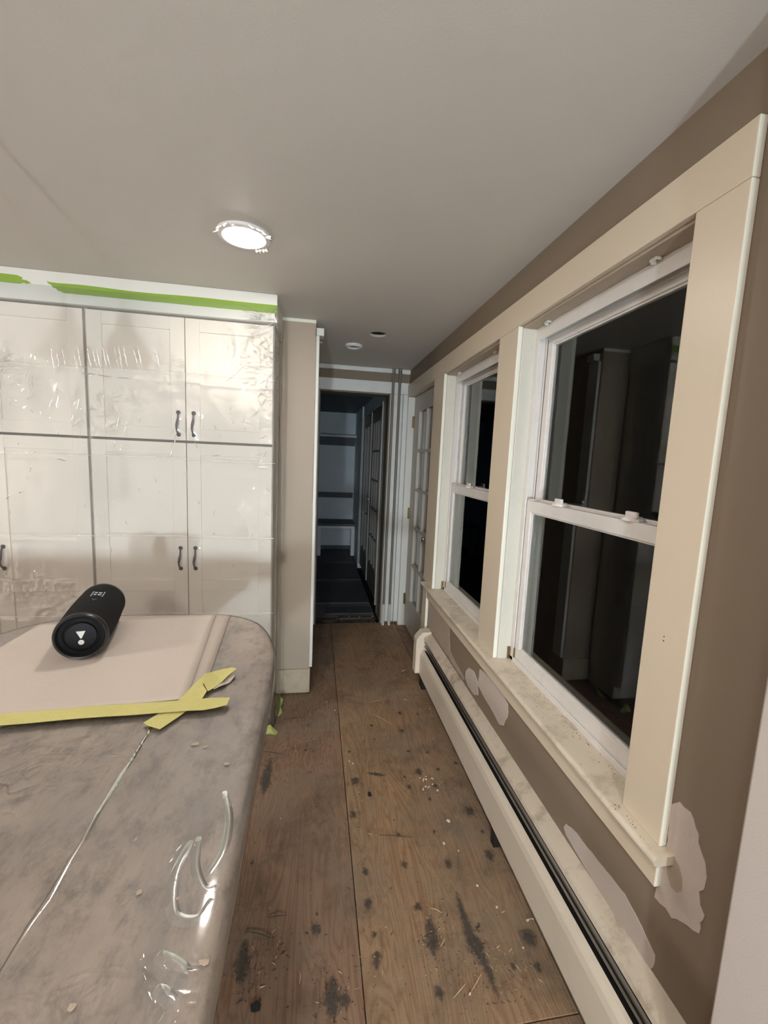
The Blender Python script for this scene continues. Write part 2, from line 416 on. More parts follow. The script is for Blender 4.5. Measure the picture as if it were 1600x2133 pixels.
# partition end
t = MB().bbox(-.214, -.013, 2.59, 3.73, 0, 2.299, .004)
wp = struct('wall_partition', t, m_partition, 'narrow greige partition end beside the pantry cabinet', 'wall')
MB().box(-.2135, -.0135, 2.586, 2.592, 2.281, 2.2985).build('paint_line', m_edge, wp)
t = MB()
random.seed(3)
zz = 0.17
pts = []
while zz < 2.2:
    dz = random.uniform(.02, .09); wd = random.uniform(.0003, .0028)
    t.box(-.0135 - wd, -.0125, 2.5885, 2.5905, zz, min(2.2, zz + dz)); zz += dz
t.build('chipped_corner', m_spackle, wp)
t = MB().bbox(-.214, -.006, 2.575, 2.589, .012, .168, .004); t.bbox(-.0125, -.005, 2.58, 2.75, .012, .168, .003)
struct('baseboard_partition', t, m_basebd, 'short cream baseboard at the foot of the partition', 'baseboard')
# white strip + stub on the passage side of the partition
struct('trim_1', MB().bbox(-.012, .008, 2.60, 2.70, .17, 2.218, .003), m_white, 'white board edging the passage side of the partition', 'trim')
struct('trim_2', MB().bbox(-.0115, .034, 2.62, 2.69, 2.224, 2.268, .003).box(.008, .024, 2.66, 2.67, 2.195, 2.198), m_white, 'small white block of trim under the ceiling by the partition', 'trim')

# far wall with doorway
t = MB().box(-.012, .022, 3.73, 3.87, 0, 2.3).box(.022, .632, 3.73, 3.87, 2.09, 2.3).box(.632, .95, 3.73, 3.87, 0, 2.3)
wall_f = struct('wall_far', t, m_taupe, 'taupe wall strip above the doorway at the passage end', 'wall')
struct('trim_3', MB().bbox(.0, .803, 3.712, 3.73, 2.262, 2.298, .003), m_farwhite, 'white strip along the ceiling above the doorway', 'trim')
struct('trim_4', MB().bbox(-.011, .803, 3.708, 3.73, 2.088, 2.186, .003), m_farwhite, 'white head casing across the top of the doorway', 'trim')
t = MB().bbox(.655, .745, 3.712, 3.73, .02, 2.087, .003).bbox(.748, .803, 3.706, 3.73, .02, 2.087, .003).bbox(.6335, .650, 3.71, 3.73, .0, 2.087, .003)
struct('trim_5', t, m_farwhite, 'white side casing right of the doorway behind the two pipes', 'trim')
struct('trim_6', MB().bbox(-.011, .021, 3.708, 3.73, .0, 2.087, .003), m_farwhite, 'white side casing left of the doorway against the partition', 'trim')
t = MB().bbox(.622, .6325, 3.715, 3.885, 0, 2.084, .002).bbox(.0215, .031, 3.715, 3.885, 0, 2.084, .002).bbox(.031, .622, 3.715, 3.885, 2.076, 2.0875, .002)
struct('trim_7', t, m_woodjamb, 'bare wood jamb lining the doorway', 'trim')

# window-wall trim boards (face beige, side edges white)
def board(name, y0, y1, z0, z1, label, cat='trim', x0=.785, x1=WX):
    v = [(x0, y0, z0), (x1, y0, z0), (x1, y1, z0), (x0, y1, z0), (x0, y0, z1), (x1, y0, z1), (x1, y1, z1), (x0, y1, z1)]
    b = .0025
    t = MB().bbox(x0, x1, y0, y1, z0, z1, b, 0)
    o = t.build(name, [m_casing, m_edge], None, label=label, cat=cat, kind='structure')
    for p in o.data.polygons:
        if abs(p.normal.y) > .5: p.material_index = 1
    return o
board('trim_8', .733, 3.728, 2.066, 2.172, 'long beige head casing above both windows and the glazed door')
board('trim_9', .733, .851, .676, 2.0655, 'wide beige window casing nearest the pale wall jog')
t9 = bpy.data.objects['trim_9']
for z_ in (1.148, 1.138): MB().lathe([(.0001, 0), (.0016, .0002), (.0016, -.002)], (.7848, .792, z_), (-1, 0, 0), 8).build('nail_hole', m_black, t9)
board('trim_10', 1.645, 1.822, .676, 2.0655, 'beige casing between the two sash windows')
board('trim_11', 2.63, 2.858, .676, 2.0655, 'beige casing between the far window and the glazed door')
board('trim_12', 2.755, 2.858, 0.0, .652, 'beige casing leg beside the glazed door under the sill')
board('trim_13', .733, 2.754, .572, .6525, 'beige apron board under the window sill', x0=.7862)
# stool (sill board) with rounded nose
def stoolprof():
    z0, z1, xn = .6535, .6755, .752
    pr = [(.86, z0), (xn + .006, z0)]
    for i in range(7):
        a = -PI / 2 - PI * i / 6
        pr.append((xn + .010 + .011 * math.cos(a), (z0 + z1) / 2 + .011 * math.sin(a)))
    pr += [(.86, z1)]
    return pr
t = MB().prism(stoolprof(), 'Y', .709, 2.80)
t.build('trim_14', m_stool, None, smooth='auto', label='dirty cream window sill board with rounded nose', cat='trim', kind='structure')

# spackle patches on the window wall
def patch(poly, mat, seed, jag=.006):
    random.seed(seed); out = []
    n = len(poly)
    for i in range(n):
        a = Vector((poly[i][0], poly[i][1])); b = Vector((poly[(i + 1) % n][0], poly[(i + 1) % n][1]))
        m = max(1, int((b - a).length / .012))
        nn = Vector((-(b - a).y, (b - a).x)).normalized()
        for j in range(m):
            q = a.lerp(b, j / m); j_ = fbm(q.x * 30 + seed, q.y * 30, seed) * jag * 2
            q = q + nn * j_; out.append((q.x, q.y))
    MB().prism(out, 'X', WX - .0016, WX + .001).build('spackle_patch', mat, wall_r)
patch([(.735, .784), (.716, .801), (.691, .80), (.662, .772), (.664, .754), (.642, .73), (.636, .704), (.644, .66), (.632, .623), (.634, .575), (.661, .56), (.696, .534), (.712, .539), (.743, .532), (.742, .554), (.735, .60), (.731, .669)], m_spackle, 11, .008)
patch([(1.078, .407), (1.027, .423), (.894, .436), (.827, .445), (.764, .424), (.723, .402), (.722, .37), (.731, .351), (.755, .345), (.872, .352), (1.071, .372), (1.086, .385)], m_spackle, 12, .003)
patch([(1.811, .536), (1.746, .553), (1.572, .563), (1.51, .541), (1.50, .511), (1.529, .433), (1.565, .413), (1.653, .428), (1.761, .437), (1.821, .45)], m_spackle, 13, .006)
patch([(1.944, .475), (1.875, .489), (1.83, .466), (1.806, .406), (1.849, .378), (1.933, .375), (1.987, .395), (1.988, .43)], m_spackle, 14, .005)
patch([(2.739, .375), (2.739, .565), (2.487, .568), (2.289, .565), (2.247, .42), (2.082, .395), (1.993, .385), (2.0, .375), (2.337, .374)], m_spackle2, 15, .008)

def patch2(poly):
    MB().prism(poly, 'X', WX - .0019, WX).build('spackle_patch', m_spackle2, wall_r)
patch2([(.727, .655), (.712, .672), (.697, .668), (.684, .645), (.682, .62), (.692, .602), (.708, .600), (.722, .622)])
# ------------------------------------------------------------------ windows
def make_window(name, ya, yb, label, locks):
    z0, z1 = .676, 2.066
    W = thing(name, label, 'window', ((.9), (ya + yb) / 2, z0), kind='structure')
    a, b = ya + .006, yb - .006; zt = z1 - .008
    # wood jamb lining
    t = MB().bbox(.8045, .95, b, b + .0125, z0, zt, .0015).bbox(.8045, .95, a - .0125, a, z0, zt, .0015)
    t.build('jamb', m_jamb, W)
    MB().bbox(.8045, .95, a - .0125, b + .0125, zt, zt + .012, .0015).build('head_jamb', paint_head, W)
    # vinyl frame with stepped tracks
    t = MB()
    for s, e in ((1, b), (-1, a)):
        def yb_(d0, d1): return (min(e - s * d0, e - s * d1), max(e - s * d0, e - s * d1))
        t.bbox(.860, .866, *yb_(0, .026), z0, zt, .001).bbox(.866, .945, *yb_(0, .012), z0, zt, .001)
        t.bbox(.895, .899, *yb_(.012, .024), z0, zt, .0008).bbox(.929, .945, *yb_(.012, .03), z0, zt, .001)
    t.bbox(.860, .866, a + .026, b - .026, zt - .05, zt, .001).bbox(.866, .872, a + .012, b - .012, zt - .035, zt, .001).bbox(.868, .945, a + .012, b - .012, zt - .016, zt, .001)
    t.bbox(.895, .899, a + .024, b - .024, zt - .045, zt - .016, .001)
    t.bbox(.929, .945, a + .03, b - .03, zt - .05, zt - .016, .001)
    t.bbox(.860, .945, a, b, z0 - .012, z0 + .018, .002)
    t.build('frame', m_vinyl, W)
    def sash(nm, x0, x1, zb, zt_, bot, top, st):
        ya_, yb2 = a + .0265, b - .0265
        t = MB().bbox(x0, x1, ya_, ya_ + st, zb, zt_, .002).bbox(x0, x1, yb2 - st, yb2, zb, zt_, .002)
        t.bbox(x0, x1, ya_ + st, yb2 - st, zb, zb + bot, .002).bbox(x0, x1, ya_ + st, yb2 - st, zt_ - top, zt_, .002)
        # glazing bead
        q = .006
        t.bbox(x0 + .006, x1 - .006, ya_ + st, ya_ + st + q, zb + bot, zt_ - top, .001).bbox(x0 + .006, x1 - .006, yb2 - st - q, yb2 - st, zb + bot, zt_ - top, .001)
        t.bbox(x0 + .006, x1 - .006, ya_ + st + q, yb2 - st - q, zb + bot, zb + bot + q, .001).bbox(x0 + .006, x1 - .006, ya_ + st + q, yb2 - st - q, zt_ - top - q, zt_ - top, .001)
        s_ = t.build(nm, m_vinyl, W)
        xm = (x0 + x1) / 2
        MB().box(xm - .002, xm + .002, ya_ + st + .002, yb2 - st - .002, zb + bot + .002, zt_ - top - .002).build('pane', m_glass, s_)
        return s_
    lo = sash('lower_sash', .8665, .8945, z0 + .019, 1.376, .048, .046, .034)
    sash('upper_sash', .8995, .9285, 1.336, zt - .042, .042, .026, .034)
    for y in locks:
        t = MB(); t.lathe([(.0001, 0), (.030, 0), (.030, .006), (.024, .011), (.0001, .011)], (.884, y, 1.3765), (0, 0, 1), 20)
        t.bbox(.872, .888, y - .036, y + .036, 1.3763, 1.381, .0015)
        t.bbox(.866, .877, y - .030, y + .012, 1.386, 1.403, .003)
        t.build('sash_lock', m_vinyl, lo, smooth='auto')
    for y in (a + .05, b - .05):
        MB().bbox(.868, .893, y - .022, y + .022, 1.3765, 1.382, .0015).build('tilt_latch', m_vinyl, lo)
    for y in (a + .17, b - .10):
        t = MB().bbox(.838, .842, y - .012, y + .010, zt - .009, zt - .0005, .001).bbox(.842, .856, y - .012, y - .009, zt - .008, zt - .0005, .001).bbox(.842, .856, y + .006, y + .009, zt - .013, zt - .0005, .001)
        t.build('shade_bracket', m_jamb, W)
    # balance shoe clips in the lower corner
    MB().bbox(.846, .858, b - .006, b - .0005, z0 + .002, z0 + .055, .001).build('corner_clip', m_brass, W)
    MB().bbox(.861, .866, b - .034, b - .0265, z0 + .02, z0 + .06, .001).build('corner_clip', m_brass, W)
    return W
paint_head = paint('shabby taupe head paint', C(176, 160, 140), .5, .1, 12, .2, 60, .4)
make_window('window_1', .851, 1.645, 'large white double-hung sash window next to the pale wall jog', (1.043, 1.402))
make_window('window_2', 1.822, 2.63, 'white double-hung sash window next to the glazed door', (1.96, 2.312))

# ------------------------------------------------------------------ glazed door in the window wall
D = thing('door_1', 'off white glazed door with ten panes beside the far window', 'door', (.857, 3.22, .03), kind='structure')
def glazed_leaf(D, xf, xb, y0, y1, z0, z1, gy0, gy1, gz0, gz1, cols, rows, mat, mname='leaf', mw=.022):
    t = MB()
    t.bbox(xf, xb, y0, gy0, z0, z1, .002).bbox(xf, xb, gy1, y1, z0, z1, .002).bbox(xf, xb, gy0, gy1, z0, gz0, .002).bbox(xf, xb, gy0, gy1, gz1, z1, .002)
    t.build(mname, mat, D)
    q = .014
    t = MB().bbox(xf - .006, xf + .004, gy0 - q, gy0 + .004, gz0 - q, gz1 + q, .002).bbox(xf - .006, xf + .004, gy1 - .004, gy1 + q, gz0 - q, gz1 + q, .002)
    t.bbox(xf - .006, xf + .004, gy0 + .004, gy1 - .004, gz0 - q, gz0 + .004, .002).bbox(xf - .006, xf + .004, gy0 + .004, gy1 - .004, gz1 - .004, gz1 + q, .002)
    t.build('glazing_frame', mat, D)
    t = MB()
    for c_ in range(1, cols):
        y = gy0 + (gy1 - gy0) * c_ / cols; t.bbox(xf - .004, xb - .006, y - mw / 2, y + mw / 2, gz0, gz1, .003)
    t.build('vertical_muntin', mat, D)
    for r_ in range(1, rows):
        z = gz0 + (gz1 - gz0) * r_ / rows
        MB().bbox(xf - .005, xb - .006, gy0 + .001, gy1 - .001, z - mw / 2, z + mw / 2, .003).build('muntin', mat, D)
    xm = (xf + xb) / 2
    for c_ in range(cols):
        for r_ in range(rows):
            ya_ = gy0 + (gy1 - gy0) * c_ / cols + (mw / 2 if c_ else 0); yb_ = gy0 + (gy1 - gy0) * (c_ + 1) / cols - (mw / 2 if c_ < cols - 1 else 0)
            za_ = gz0 + (gz1 - gz0) * r_ / rows + (mw / 2 if r_ else 0); zb_ = gz0 + (gz1 - gz0) * (r_ + 1) / rows - (mw / 2 if r_ < rows - 1 else 0)
            MB().box(xm - .002, xm + .002, ya_ + .001, yb_ - .001, za_ + .001, zb_ - .001).build('pane', m_glass, D)
glazed_leaf(D, .84, .878, 2.806, 3.65, .03, 2.06, 2.985, 3.45, .30, 1.925, 2, 5, m_doorp)
t = MB().lathe([(.0001, 0), (.026, 0), (.026, .006), (.010, .010), (.009, .034), (.020, .042), (.025, .054), (.020, .064), (.0001, .068)], (.84, 2.93, .95), (-1, 0, 0), 20)
t.build('knob', m_chrome, D, smooth='auto')
for z in (1.85, 1.05, .26):
    t = MB().tube([(.832, 3.655, z - .05), (.832, 3.655, z + .05)], .0065, 10).bbox(.834, .84, 3.625, 3.655, z - .048, z + .048, .001)
    t.build('hinge', m_brass, D, smooth='auto')
struct('trim_15', MB().bbox(.785, .95, 3.663, 3.704, .0, 2.064, .003), m_white, 'white door jamb on the hinge side of the glazed door', 'trim')
struct('trim_16', MB().bbox(.8035, .95, 2.7875, 2.802, 0.0, 2.064, .002).bbox(.8045, .95, 2.803, 3.662, 2.0655, 2.077, .002), m_casing, 'beige jamb lining over the glazed door', 'trim')

# ------------------------------------------------------------------ room beyond the doorway
FX = .655
fl2 = struct('floor_beyond', MB().box(-1.0, .75, 3.875, 7.0, -.14, -.075), m_sub, 'dark slate floor of the room beyond the doorway', 'floor')
MB().box(-1.0, .605, 3.93, 7.0, -.074, -.012).build('thinset_bed', m_thinset, fl2)
rows = [(3.99, 4.17), (4.30, 5.02), (5.17, 5.92), (6.06, 6.93)]
random.seed(21)
for (ya, yb) in rows:
    xs = [-.98, -.45, .17, .60] if random.random() < .5 else [-.98, -.2, .30, .60]
    if ya < 4.1: xs = [.12, .36, .60]
    for i in range(len(xs) - 1):
        MB().bbox(xs[i] + .006, xs[i + 1] - .004, ya, yb, -.013, random.uniform(-.004, 0.0), .002).build('slate_tile', m_slate, fl2)
# rubble of broken tile bed at the threshold
random.seed(5)
xx = .035
for row, (ya, yb, z0) in enumerate(((3.752, 3.80, -.028), (3.803, 3.862, -.020), (3.865, 3.925, -.016))):
    xx = .032
    while xx < .60:
        wd = random.uniform(.06, .15); x2 = min(.618, xx + wd)
        poly = [(xx + random.uniform(0, .008), ya + random.uniform(0, .008)), (x2 - random.uniform(.002, .012), ya + random.uniform(0, .01)), (x2 - random.uniform(.002, .010), yb - random.uniform(0, .01)), (xx + random.uniform(0, .012), yb - random.uniform(0, .008))]
        if random.random() < .88: MB().prism(poly, 'Z', -.074, z0 + random.uniform(0, .016)).build('broken_tile', m_brick, fl2)
        xx = x2
struct('wall_beyond_back', MB().box(-1.0, .8, 6.95, 7.05, -.1, 2.3), m_farwall, 'blue grey back wall of the room beyond the doorway', 'wall')
t = MB().box(FX, FX + .1, 3.87, 4.20, -.1, 2.3).box(FX, FX + .1, 4.20, 5.98, 2.09, 2.3).box(FX - .02, FX + .1, 5.98, 6.95, -.1, 2.3)
struct('wall_beyond_right', t, m_farwall, 'grey side wall with double doors in the room beyond', 'wall')
struct('wall_beyond_left', MB().box(-1.1, -1.0, 3.87, 7.05, -.1, 2.3), m_farwall, 'hidden left wall of the room beyond the doorway', 'wall')
struct('wall_beyond_front', MB().box(-1.0, -.0125, 3.74, 3.87, -.1, 2.3), m_farwall, 'near wall of the room beyond the doorway', 'wall')
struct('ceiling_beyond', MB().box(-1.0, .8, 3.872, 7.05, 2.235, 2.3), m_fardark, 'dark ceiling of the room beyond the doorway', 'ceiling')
D2 = thing('door_2', 'dark grey glazed double door in the room beyond the doorway', 'door', (.67, 5.1, 0), kind='structure')
glazed_leaf(D2, .662, .70, 4.225, 5.085, .005, 2.07, 4.40, 4.93, .30, 1.93, 3, 5, m_fardoor, 'passive_leaf', .018)
glazed_leaf(D2, .662, .70, 5.095, 5.95, .005, 2.07, 5.25, 5.80, .30, 1.93, 2, 1, m_fardoor, 'active_leaf', .02)
MB().bbox(.650, .664, 5.082, 5.098, .005, 2.07, .002).build('astragal', m_fardoor2, D2)
MB().bbox(.640, .70, 5.955, 5.98, 0, 2.088, .002).bbox(.640, .70, 4.20, 4.222, 0, 2.088, .002).build('door_casing', m_fardoor2, D2)
t = MB().lathe([(.0001, 0), (.028, 0), (.026, .012), (.018, .018), (.0001, .020)], (.662, 5.18, 1.02), (-1, 0, 0), 18); t.build('deadbolt', m_chrome, D2, smooth='auto')
t = MB().lathe([(.0001, 0), (.026, 0), (.024, .01), (.009, .014), (.009, .045), (.0001, .046)], (.662, 5.18, .84), (-1, 0, 0), 18).tube([(.617, 5.175, .84), (.615, 5.24, .842), (.617, 5.30, .84)], [.009, .008, .006], 8)
t.build('lever_handle', m_chrome, D2, smooth='auto')
# built-in shelf, rail, panels, bench on the back wall
SH = thing('wall_shelf', 'blue grey wall shelf high above the bench in the dark room', 'shelf', (.0, 6.8, 1.7))
MB().bbox(-.9, .63, 6.68, 6.95, 1.835, 1.868, .002).build('shelf_board', m_farwall, SH)
MB().bbox(-.9, .63, 6.93, 6.95, 1.71, 1.833, .002).build('cleat', m_fardark, SH)  # shade below the shelf put into its dark colour
MB().bbox(.055, .075, 6.74, 6.928, 1.715, 1.833, .002).build('bracket', m_fardark, SH)
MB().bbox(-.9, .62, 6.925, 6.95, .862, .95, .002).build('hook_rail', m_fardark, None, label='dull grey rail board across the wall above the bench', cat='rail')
BN = thing('bench', 'pale painted bench on square legs in the dark room', 'bench', (.0, 6.7, 0))
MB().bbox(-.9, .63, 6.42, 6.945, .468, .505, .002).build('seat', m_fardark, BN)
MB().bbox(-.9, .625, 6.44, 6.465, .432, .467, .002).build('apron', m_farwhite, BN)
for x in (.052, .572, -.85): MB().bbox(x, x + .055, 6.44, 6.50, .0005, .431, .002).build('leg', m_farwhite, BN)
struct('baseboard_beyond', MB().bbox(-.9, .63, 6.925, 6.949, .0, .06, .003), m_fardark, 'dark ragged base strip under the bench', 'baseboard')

# ------------------------------------------------------------------ pipes at the far wall
def pipe(x, y, label):
    P = thing('heating_pipe', label, 'pipe', (x, y, 0))
    MB().tube([(x, y, .20), (x, y, 2.262)], .0115, 14).build('pipe_run', m_pipe, P, smooth='auto')
    MB().tube([(x, y, .0), (x, y, .20)], .0135, 14).build('pipe_foot', m_pipewhite, P, smooth='auto')
    MB().tube([(x, y, 2.25), (x, y, 2.2995)], .0165, 14).build('pipe_collar', m_chrome, P, smooth='auto')
pipe(.647, 3.675, 'grey heating pipe right beside the doorway jamb')
pipe(.703, 3.672, 'grey heating pipe standing farther from the doorway jamb, beside its twin')

# ================================================================== BASEBOARD HEATER
H = thing('baseboard_heater', 'long almond baseboard heater under the windows', 'heater', (.77, 1.6, 0))
y0, y1 = .516, 2.66
t = MB().prism([(.745, .070), (.730, .078), (.730, .205), (.7345, .226), (.744, .243), (.755, .246), (.755, .242), (.747, .239), (.738, .224), (.7335, .204), (.7335, .080), (.746, .073)], 'Y', y0, y1)
t.build('front_panel', m_heater, H)
t = MB().prism([(.8035, .357), (.770, .342), (.757, .334), (.752, .322), (.755, .320), (.760, .331), (.772, .338), (.8035, .352)], 'Y', y0, y1)
t.build('hood', m_hood, H)
MB().prism([(.755, .302), (.759, .306), (.769, .288), (.769, .276), (.763, .278)], 'Y', y0, y1).build('damper', m_silver, H)
MB().prism([(.756, .2685), (.7605, .274), (.772, .266), (.772, .259)], 'Y', y0, y1).build('damper_rail', m_silver, H)
MB().prism([(.800, .02), (.8035, .02), (.8035, .350), (.800, .349)], 'Y', y0, y1).build('back_plate', m_fin, H)
MB().box(.748, .798, y0 + .02, y1 - .02, .10, .235).build('fin_element', m_fin, H)
t = MB().prism([(.702, .078), (.702, .312), (.716, .336), (.744, .366), (.8035, .368), (.8035, .03), (.760, .03), (.745, .078)], 'Y', y1 - .022, y1 + .05)
t.build('end_cap', m_heater, H)
MB().box(.735, .80, y1 - .1, y1 - .03, 0, .07).build('foot', m_fin, H)
MB().box(.735, .80, 1.4, 1.43, 0, .07).build('foot', m_fin, H)
MB().box(.735, .80, .60, .63, 0, .07).build('foot', m_fin, H)

# ================================================================== PANTRY CABINETS
YF = 2.27
def handle(parent, x, zc):
    t = MB()
    h = .054
    for z in (zc - h, zc + h): t.lathe([(.0001, 0), (.0095, .001), (.0105, .004), (.007, .008), (.0001, .009)], (x, YF - .0005, z), (0, -1, 0), 14)
    pts = []; rad = []
    for i in range(15):
        s = -1 + 2 * i / 14
        pts.append((x + .0035 * math.sin(s * PI) , YF - .004 - .022 * (1 - s * s) ** .6 - .002, zc + h * s)); rad.append(.0035 + .0032 * math.exp(-(s * 2.2) ** 2) + .0015 * abs(s) ** 6)
    t.tube(pts, rad, 8)
    t.build('handle', m_darkmetal, parent, smooth='auto')
def cab_door(cab, x0, x1, z0, z1, hx, hz, mid=None):
    st = .066; rl = .060
    t = MB().bbox(x0, x0 + st, YF, YF + .02, z0, z1, .0018).bbox(x1 - st, x1, YF, YF + .02, z0, z1, .0018)
    t.bbox(x0 + st, x1 - st, YF, YF + .02, z1 - rl, z1, .0018).bbox(x0 + st, x1 - st, YF, YF + .02, z0, z0 + rl, .0018)
    if mid: t.bbox(x0 + st, x1 - st, YF, YF + .02, mid[0], mid[1], .0018)
    d = t.build('door', m_cab, cab)
    zs = [(z0 + rl, mid[0]), (mid[1], z1 - rl)] if mid else [(z0 + rl, z1 - rl)]
    for a, b in zs: MB().box(x0 + st, x1 - st, YF + .009, YF + .018, a, b).build('panel', m_cab, d)
    handle(d, hx, hz)
def cabinet(x0, x1, split, label):
    cab = thing('pantry_cabinet', label, 'cabinet', ((x0 + x1) / 2, 2.58, 0))
    t = MB().box(x0 + .0015, x1 - .0015, YF + .0225, 2.87, .10, 2.168).box(x0 + .01, x1 - .01, YF + .07, 2.87, 0, .10)
    t.build('carcass', m_cab, cab)
    MB().box(x0 + .004, x1 - .004, YF + .0205, YF + .0222, .105, 2.165).build('face_gap', m_cabgap, cab)
    g = .0018
    for a, b, hx in ((x0 + .004, split - g, split - .034), (split + g, x1 - .004, split + .038)):
        cab_door(cab, a, b, 1.568, 2.156, hx, 1.65)
        cab_door(cab, a, b, .108, 1.556, hx, .965, (.79, .848))
cabinet(-1.083, -.219, -.642, 'cream shaker pantry cabinet next to the partition')
cabinet(-1.953, -1.089, -1.522, 'cream shaker pantry cabinet on the far side from the partition')
struct('trim_17', MB().bbox(-1.953, -.203, 2.248, 2.30, 2.166, 2.299, .002).box(-.2185, -.203, 2.30, 2.585, 2.166, 2.299), m_white, 'white fascia board above the pantry cabinets', 'trim')

# green tape along the fascia
def tape_front(pts, zw, name_label, mat=m_tapegreen, n='tape_strip', cat='tape'):
    MB().prism(pts, 'Y', 2.2462, 2.2476).build(n, mat, None, label=name_label, cat=cat)
up = []; dn = []
random.seed(9)
for i in range(41):
    x = -1.20 + (1.20 - .2035) * i / 40
    up.append((x, 2.248 + .004 * math.sin(i * .3) * (1 - i / 40))); dn.append((x, 2.2085 + .0012 * random.random()))
tape_front([(-1.222, 2.2545), (-1.212, 2.251)] + up[1:] + dn[2:][::-1] + [(-1.158, 2.2105), (-1.168, 2.216), (-1.176, 2.2155), (-1.186, 2.226), (-1.197, 2.228), (-1.204, 2.239), (-1.214, 2.243)], 0, 'long green painter tape strip holding the plastic sheet to the fascia')
tape_front([(-1.945, 2.215), (-1.945, 2.26), (-1.60, 2.262), (-1.42, 2.268), (-1.34, 2.266), (-1.318, 2.258), (-1.325, 2.251), (-1.30, 2.247), (-1.285, 2.238), (-1.305, 2.233), (-1.315, 2.237), (-1.33, 2.231), (-1.42, 2.232), (-1.6, 2.222)], 0, 'torn green painter tape piece on the fascia away from the partition')

# plastic sheet over the cabinets: front sheet that turns the corner and hangs to the floor
def sheet_mesh():
    t = MB(); zt = 2.235; zb = .02
    us = []  # path in plan, arc coordinate
    NX, NZ = 300, 380
    Lf = 1.945 - .212; Ls = .30; L = Lf + Ls
    v = []
    for j in range(NZ + 1):
        z = zb + (zt - zb) * j / NZ
        for i in range(NX + 1):
            u = L * i / NX
            low = max(0.0, min(1, (1.75 - z) / 1.6))
            if u < Lf:
                x = -1.945 + u; y = 2.2335; nx, ny = 0, -1
                # corner rounding
                q = max(0, 1 - (Lf - u) / .035); y += .012 * q * q * .5
            else:
                s = u - Lf; x = -.2005 + .014 * low * math.sin(min(1, s / .16) * PI / 2); y = 2.237 + s; nx, ny = 1, 0
            d = 0.0
            d += .006 * fbm(x * 3.1 + 4, z * 2.2, y * 3, 3)
            d += .0035 * fbm(x * 11 + z * 5, z * 7 - x * 4, y * 5 + 3, 3)
            for zf_, am in ((1.885, .0045), (1.475, .004), (1.085, .0045), (.68, .004)):
                e = (z - zf_ - .004 * math.sin(x * 6)) / .010
                d += am * math.exp(-abs(e) * 1.9)
            # drape over the pulls
            for hx, hz in ((-.676, 1.65), (-.604, 1.65), (-.676, .965), (-.604, .965), (-1.484, .965), (-1.484, 1.65), (-1.556, 1.65), (-1.556, .965)):
                if u < Lf:
                    r2 = ((x - hx) / .035) ** 2 + ((z - hz) / .085) ** 2
                    d += .012 * math.exp(-r2)
            # pull folds into the upper corner
            cx, cz = x + .205, z - 2.15
            rr = math.hypot(cx, cz)
            if rr < .42 and u < Lf:
                an = math.atan2(cz, cx); d += .007 * (1 - rr / .42) * math.sin(an * 17) * min(1, rr / .05)
            # puckers
            d += .0042 * max(0, math.sin(x * 58 + 2.5 * math.sin(z * 5)) ) * math.exp(-((z - 1.93) / .07) ** 2)
            lim = 1.0 if z < 2.19 else max(0.0, (2.235 - z) / .045)
            d = (d + .002) * lim
            d = max(-.003 if u < Lf else -.002, d)
            if z > 2.16: y = min(y, 2.2335)
            if u < Lf and z > 2.165: y = 2.2455 - (2.2455 - y) * lim
            v.append((x + nx * d, y + ny * d, z))
    f = []
    for j in range(NZ):
        for i in range(NX):
            a = j * (NX + 1) + i; f.append((a, a + 1, a + NX + 2, a + NX + 1))
    return t.add(v, f)
